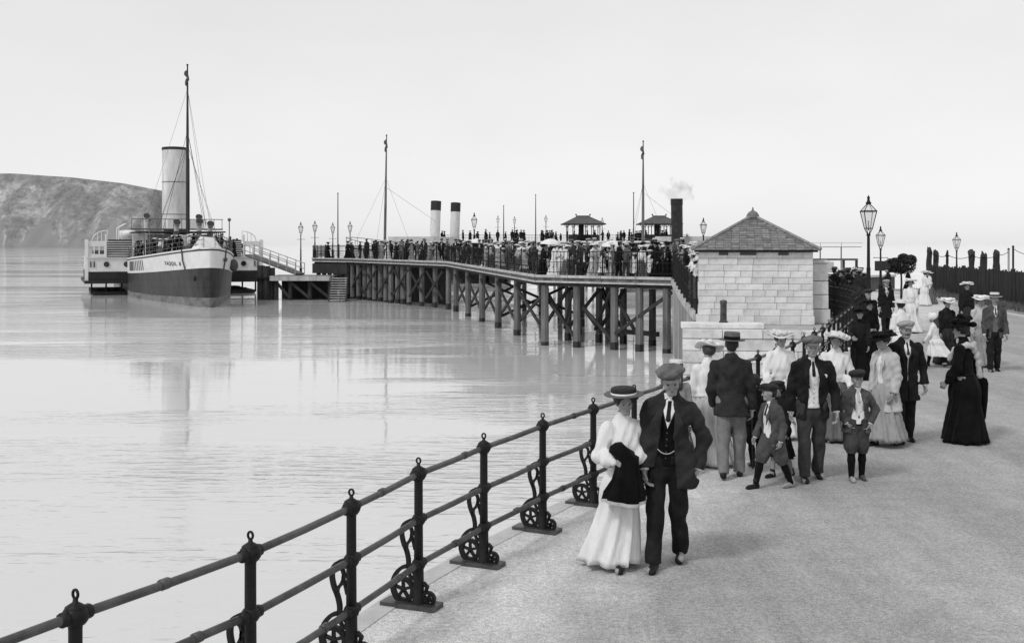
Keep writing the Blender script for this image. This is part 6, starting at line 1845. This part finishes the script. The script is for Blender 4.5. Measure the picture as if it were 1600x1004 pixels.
person('elderly man in white-topped cap and buttoned long dark coat', g(1413, 690), 182, 1.70, dict(legs=((6, 3), (-4, 6)), arms=(HANG, ((.22, .02, -1), (.06, .2, -1))), width=1.06),
    dict(hat='cap_white', hair='short', hairm=MID2, trousers=DARKC, shirt=PALEC, jacket=DARKC, hem=-.30, open=CLOSED, flare=.035, seed=15, moustache=True), .012)
person('small girl in white frock and frilled bonnet running across the road', g(1461, 573), 52, 1.20, dict(child=.8, legs=((24, 12), (-22, 22)), arms=(HANG, ((.3, .3, -1), (0, .6, -.8))), lean=5, woman=True),
    dict(hat='bonnet', hair='long', hairm=HAIR_M, dress=WHITEC, skirt=dict(m=WHITEC, r=.42, zb=.34, amp=.03, dx=.10, dy=-.10, bell=1.0), knickers=WHITEC, stocking=BLACKC, shoes=LEATHER, seed=16, collar=False), .014)
t_l, p_l, S_l = person('lady in long black dress with pale scarf and plumed black hat', g(1507, 690), 48, 1.69, dict(woman=True, arms=(((.42, -.25, -1), (.45, .0, -.55)), ((.25, .0, -1), (-.05, .6, -.8))), width=1.16),
    dict(hat='plumed', hair='full', blouse=BLACKC, skirt=dict(m=BLACKC, r=.35, zb=.02, amp=.02, bell=1.0, back=.05), scarf=PALEC, seed=17), .012)
hp_ = Vector(p_l.wri[0] * S_l); hp_ = t_l.matrix_basis @ hp_
um = thing('furled_umbrella', 'furled black umbrella hanging from the arm of the lady in black', 'umbrella', (hp_.x + .06, hp_.y - .03, 0))
mb = MB(); mb.lathe([(.012, .28), (.02, .30), (.05, .55), (.075, .80), (.06, .86), (.012, .88)], n=14)
mb.v = [(x * (1 + .18 * math.sin(4 * math.atan2(y, x) + z * 6)) + (z - .3) * -.05, y * (1 + .18 * math.sin(4 * math.atan2(y, x) + z * 6)), z) for x, y, z in mb.v]
mb.build('canopy', BLACKC, um, True)
mb = MB(); mb.tube([(0, 0, .24), (-.035, 0, .95), (-.04, 0, 1.02), (-.07, 0, 1.06), (-.11, 0, 1.04)], .010, 6); mb.build('handle', TIMBER_DARK, um)
person('man in white boater and grey suit with dark trousers by the road', g(1553, 580), 172, 1.70, dict(legs=((7, 4), (-5, 8)), arms=(HANG, ((.2, .02, -1), (.04, .22, -1)))),
    dict(hat='boater_white', hair='short', trousers=DARKC, shirt=MID2, jacket=MIDC, hem=-.16, open=OPEN, seed=18, moustache=True), .016)
person('woman in pale dress and tall white hat on the arm of the boatered man', (10.62, 25.4, 0), 176, 1.60, dict(woman=True, arms=(HANG, ((.2, .1, -1), (-.1, .7, -.6)))), dict(hat='wide', hair='full', blouse=PALEC, skirt=dict(m=LIGHTC, r=.36, zb=.04), seed=19), .017)
person('woman in dark bodice and white hat just behind the lady in black', (10.05, 25.9, 0), 182, 1.52, dict(woman=True, arms=(HANG, HANG)), dict(hat='wide', hair='full', blouse=DARKC, skirt=dict(m=DARK2, r=.36, zb=.04), seed=20), .017)
person('woman in dark dress and oval white hat farthest of the group before the fence', (13.7, 33.8, 0), 185, 1.62, dict(woman=True, arms=(HANG, HANG)), dict(hat='wide_straw', hair='full', blouse=DARKC, skirt=dict(m=DARK2, r=.36, zb=.04), seed=21), .018)
person('man in knee-length dark coat walking towards us beside the tall lamp', (11.75, 35.2, 0), 178, 1.66, dict(legs=((10, 5), (-8, 10)), arms=(HANG, HANG)), dict(hat='cap_white', hair='short', trousers=DARKC, shirt=PALEC, jacket=DARKC, hem=-.42, open=CLOSED, flare=.05, seed=22), .018)
person('woman in white with dark-banded hat seen from behind above the capped man', (8.45, 24.3, 0), 2, 1.56, dict(woman=True, arms=(HANG, HANG)), dict(hat='ladyboater_white', hair='bun', blouse=WHITEC, skirt=dict(m=WHITEC, r=.38, zb=.04), seed=23), .017)
person('woman in long white dress and white hat farther up the road', (12.45, 35.0, 0), 168, 1.68, dict(woman=True, arms=(HANG, HANG)), dict(hat='wide', hair='full', blouse=WHITEC, skirt=dict(m=WHITEC, r=.40, zb=.04), seed=24), .018)
person('woman in black dress and black hat between the tall lamp and the light coat', (7.95, 25.0, 0), 190, 1.52, dict(woman=True, arms=(((.2, .1, -1), (-.5, .7, -.3)), ((.2, .1, -1), (-.5, .7, -.3)))), dict(hat='wide_dark', hair='full', blouse=BLACKC, skirt=dict(m=BLACKC, r=.38, zb=.04), seed=25), .017)
person('man in dark suit and dark cap just behind the woman in black', (8.95, 28.2, 0), 180, 1.64, dict(arms=(HANG, HANG)), dict(hat='cap_dark', hair='short', trousers=DARKC, shirt=PALEC, jacket=DARKC, hem=-.18, open=OPEN_N, seed=26), .018)
person('woman in dark dress and black hat leaning at the rail below the lamp', (7.15, 23.0, 0), 160, 1.46, dict(woman=True, lean=8, arms=(((.3, .3, -1), (-.3, .8, -.2)), HANG)), dict(hat='wide_dark', hair='full', blouse=DARKC, skirt=dict(m=BLACKC, r=.36, zb=.04), seed=27), .017)

# ------------------------------------------------------------------ the crowd: a few figures, copied as individuals
def variant(pose, wear, height, h=.02):
    p = Pose(**pose); S = height / p.top; Vs, Qs, mi, mats = [], [], [], []; n = 0
    for nm, V, Q, m in person_parts(p, wear, h / S):
        if nm in ('eye', 'mouth', 'moustache', 'eyebrow'): continue
        if Q.shape[1] == 4 and len(Q):
            Q = Q.copy(); Vs.append(V * S); Qs.append(Q + n); n += len(V)
            if m not in mats: mats.append(m)
            mi += [mats.index(m)] * len(Q)
    V = np.concatenate(Vs); Q = np.concatenate(Qs)
    me = bpy.data.meshes.new('person'); me.from_pydata(V.tolist(), [], [tuple(dict.fromkeys(q)) for q in Q.tolist()])
    for m in mats: me.materials.append(m)
    me.polygons.foreach_set('material_index', mi); me.polygons.foreach_set('use_smooth', [True] * len(Q)); return me
AA = (HANG, HANG); AB = (((.2, .1, -1), (-.3, .8, -.3)), HANG); AC = (((.3, .3, -1), (-.4, .8, .1)), ((.25, .2, -1), (-.3, .8, -.1)))
VAR = [
 ('man in dark suit and dark cap', variant(dict(arms=AA, legs=((6, 3), (-6, 8))), dict(hat='cap_dark', trousers=DARKC, shirt=PALEC, jacket=DARKC, hem=-.18, open=OPEN_N, seed=1), 1.68)),
 ('man in dark suit and white boater', variant(dict(arms=AB), dict(hat='boater_white', trousers=DARK2, shirt=PALEC, jacket=DARK2, hem=-.18, open=OPEN_N, seed=2), 1.70)),
 ('man in grey suit and flat cap', variant(dict(arms=AC, legs=((3, 1), (-3, 3))), dict(hat='cap_light', trousers=MIDC, shirt=WHITEC, jacket=MIDC, hem=-.18, open=OPEN, seed=3), 1.66)),
 ('man in black overcoat and dark boater', variant(dict(arms=AA), dict(hat='boater_dark', trousers=BLACKC, shirt=WHITEC, jacket=BLACKC, hem=-.36, open=CLOSED, seed=4), 1.72)),
 ('woman in white blouse and white hat', variant(dict(arms=AB, woman=True), dict(hat='wide', hair='full', blouse=WHITEC, skirt=dict(m=MID2, r=.38, zb=.03), seed=5), 1.55)),
 ('woman all in white with broad hat', variant(dict(arms=AC, woman=True), dict(hat='wide_straw', hair='full', blouse=WHITEC, skirt=dict(m=WHITEC, r=.38, zb=.03), seed=6), 1.56)),
 ('woman in dark dress and white hat', variant(dict(arms=AA, woman=True), dict(hat='wide', hair='full', blouse=DARKC, skirt=dict(m=DARKC, r=.38, zb=.03), seed=7), 1.57)),
 ('woman in black dress and black hat', variant(dict(arms=AB, woman=True), dict(hat='wide_dark', hair='bun', blouse=BLACKC, skirt=dict(m=BLACKC, r=.38, zb=.03), seed=8), 1.56)),
 ('boy in dark suit and cap', variant(dict(arms=AA, child=.7), dict(hat='cap_dark', knickers=DARK2, shirt=WHITEC, jacket=DARK2, hem=-.14, open=OPEN, seed=9), 1.25)),
 ('man in light grey suit and white cap', variant(dict(arms=AB, legs=((5, 3), (-5, 7))), dict(hat='cap_white', trousers=MID2, shirt=WHITEC, jacket=MID2, hem=-.18, open=OPEN, seed=31), 1.69)),
 ('woman in pale grey dress and straw hat', variant(dict(arms=AC, woman=True, lean=6), dict(hat='wide_straw', hair='full', blouse=LIGHTC, skirt=dict(m=LIGHTC, r=.36, zb=.03), seed=32), 1.58)),
 ('girl in white frock and white hat', variant(dict(arms=AA, child=.7, woman=True), dict(hat='wide_straw', hair='long', dress=WHITEC, skirt=dict(m=WHITEC, r=.34, zb=.3), stocking=BLACKC, seed=10), 1.22)),
]
crng = random.Random(5)
CROWD = []
def crowd(loc, k, where, group):
    nm, me = VAR[k]
    o = link('person', me, None, loc, (0, 0, crng.uniform(0, 6.28)))
    s = crng.uniform(.92, 1.09); o.scale = (s, s, s)
    CROWD.append((o, nm, where)); return tag(o, nm + ' ' + where, 'person', group)
def deck_z(y): return float(np.interp(y, [40.4, 43, 46.3, 49.7, 54, 83, 99], [.22, .5, .85, 1.2, 1.2, 1.4, 1.42]))
DARKW = [0, 0, 3, 3, 7, 1, 2, 2, 6, 4, 4, 5, 5, 5, 5, 8, 11, 9, 9, 10, 10, 10, 10]
def near_edge(a, b, n, d0, d1, where, group, w=DARKW, minsep=.42):
    placed = []
    a, b = Vector(a), Vector(b); nn = -seaward(a.copy(), b.copy()); tries = 0
    while len(placed) < n and tries < n * 40:
        tries += 1
        t = crng.uniform(.01, .99); p = a.lerp(b, t) + nn * (d0 + (d1 - d0) * crng.random() ** 1.4)
        if any((p - q).length < minsep for q in placed): continue
        placed.append(p); crowd((p.x, p.y, deck_z(p.y)), crng.choice(w), where, group)
near_edge(E_MAIN[0], E_MAIN[1], 60, .45, 5.5, 'on the near pier', 'crowd on the near pier', [0, 3, 7, 7, 1, 2, 2, 6, 4, 4, 5, 5, 8, 11, 9, 9, 10, 10])
near_edge(E_MAIN[1], E_MAIN[2], 76, .45, 5.5, 'along the middle pier', 'crowd on the middle pier')
near_edge(E_MAIN[2], E_MAIN[3], 60, .45, 5.0, 'by the two pale funnels', 'crowd on the far pier', [0, 0, 1, 2, 2, 3, 7, 6, 4, 5, 5, 8, 9, 9, 10, 10, 11])
near_edge(E_MAIN[3], E_MAIN[4], 7, .5, 4.0, 'at the left pier end', 'crowd on the pier end', [0, 3, 7, 6])
for x, y, k in ((7.5, 46.2, 5), (7.25, 44.2, 5), (7.9, 47.6, 4), (8.6, 48.6, 7), (7.5, 48.3, 6), (9.3, 49.5, 0), (8.3, 50.4, 5), (7.2, 42.9, 11)):
    crowd((x, y, deck_z(y)), k, 'on the pier slope', 'people at the sloping pier entrance')
for px, y, k in ((1303, 43.6, 3), (1318, 44.4, 0), (1330, 43.4, 7), (1343, 44.8, 1), (1309, 46.3, 0), (1325, 46.8, 3), (1337, 47.6, 0), (1351, 46.4, 6), (1314, 48.6, 3), (1331, 49.6, 7), (1346, 49.2, 0), (1322, 51.4, 2), (1338, 52.2, 6)):
    crowd(((px - 800) / FPX * y, y, 0), k, 'at the pier gate', 'people at the pier gate')
for x, y, k in ((18.6, 50.5, 5), (19.4, 52.0, 4), (18.9, 53.5, 7), (17.6, 52.4, 0)):
    crowd((x, y, 0), k, 'below the round bush', 'people far up the road')
for i in range(64):
    x = crng.uniform(HX0 + .5, HX1 - .5); y = HY0 + .8 + 7 * crng.random(); crowd((x, y, HZ), crng.choice((0, 0, 1, 3, 3, 7, 7, 2, 8, 6)), 'on the far pier head', 'people on the pier head')
# white parasols in the near crowd
for px, y, zz, lab in ((957, 53.4, 2.95, 'large white parasol held up among the near pier crowd'), (860, 57.0, 3.05, 'white parasol over the crowd where the pier bends'), (745, 77.0, 3.15, 'white parasol below the lamp on the middle pier')):
    t = thing('parasol', lab, 'parasol', ((px - 800) / FPX * y, y, zz - 1.0)); mb = MB()
    mb.lathe([(.55, .70), (.50, .78), (.40, .87), (.25, .95), (.10, .99), (.0001, 1.0)], n=8); mb.build('canopy', WHITEC, t)
    mb = MB(); mb.tube([(0, 0, .05), (0, 0, 1.06)], .012, 5); mb.build('stick', TIMBER_DARK, t)
# passengers on the steamer's fore deck
Ms = ship.matrix_basis
for i in range(62):
    y = crng.uniform(6.5, 23.5); hb = min(3.9, .30 * y) ; x = crng.uniform(-hb, hb)
    if abs(x) < 1.6 and y > 17: x = math.copysign(crng.uniform(3.3, 3.9), x)
    if abs(x + 1.0) < 1.0 and abs(y - 10.4) < 1.1: continue
    q = Ms @ Vector((x, y, hull_pt(y / 62, 1, 62, 9.0)[2] - .12)); crowd(q, crng.choice((0, 0, 3, 3, 7, 1, 6, 4)), 'on the steamer deck', 'passengers on the steamer')
for x, y in ((4.6, 27.5), (5.4, 28.6), (6.2, 27.2), (5.0, 26.0), (6.8, 28.8)):
    q = Ms @ Vector((x, y, 3.62)); crowd(q, crng.choice((0, 3, 7)), 'by the steamer gangway', 'passengers on the steamer')

# every figure of the crowd gets its own place in its kind, counted along the picture
from collections import defaultdict
byk = defaultdict(list)
for o, nm, where in CROWD: byk[(nm, where)].append(o)
ORD = ['first', 'second', 'third', 'fourth', 'fifth', 'sixth', 'seventh', 'eighth', 'ninth', 'tenth', 'eleventh', 'twelfth', 'thirteenth', 'fourteenth', 'fifteenth', 'sixteenth', 'seventeenth', 'eighteenth', 'nineteenth', 'twentieth']
for (nm, where), os_ in byk.items():
    os_.sort(key=lambda o: o.location.x / o.location.y)
    for i, o in enumerate(os_):
        o['label'] = nm + (', ' + (ORD[i] if i < 20 else 'number %d' % (i + 1)) + ' from left ' if len(os_) > 1 else ' ') + where
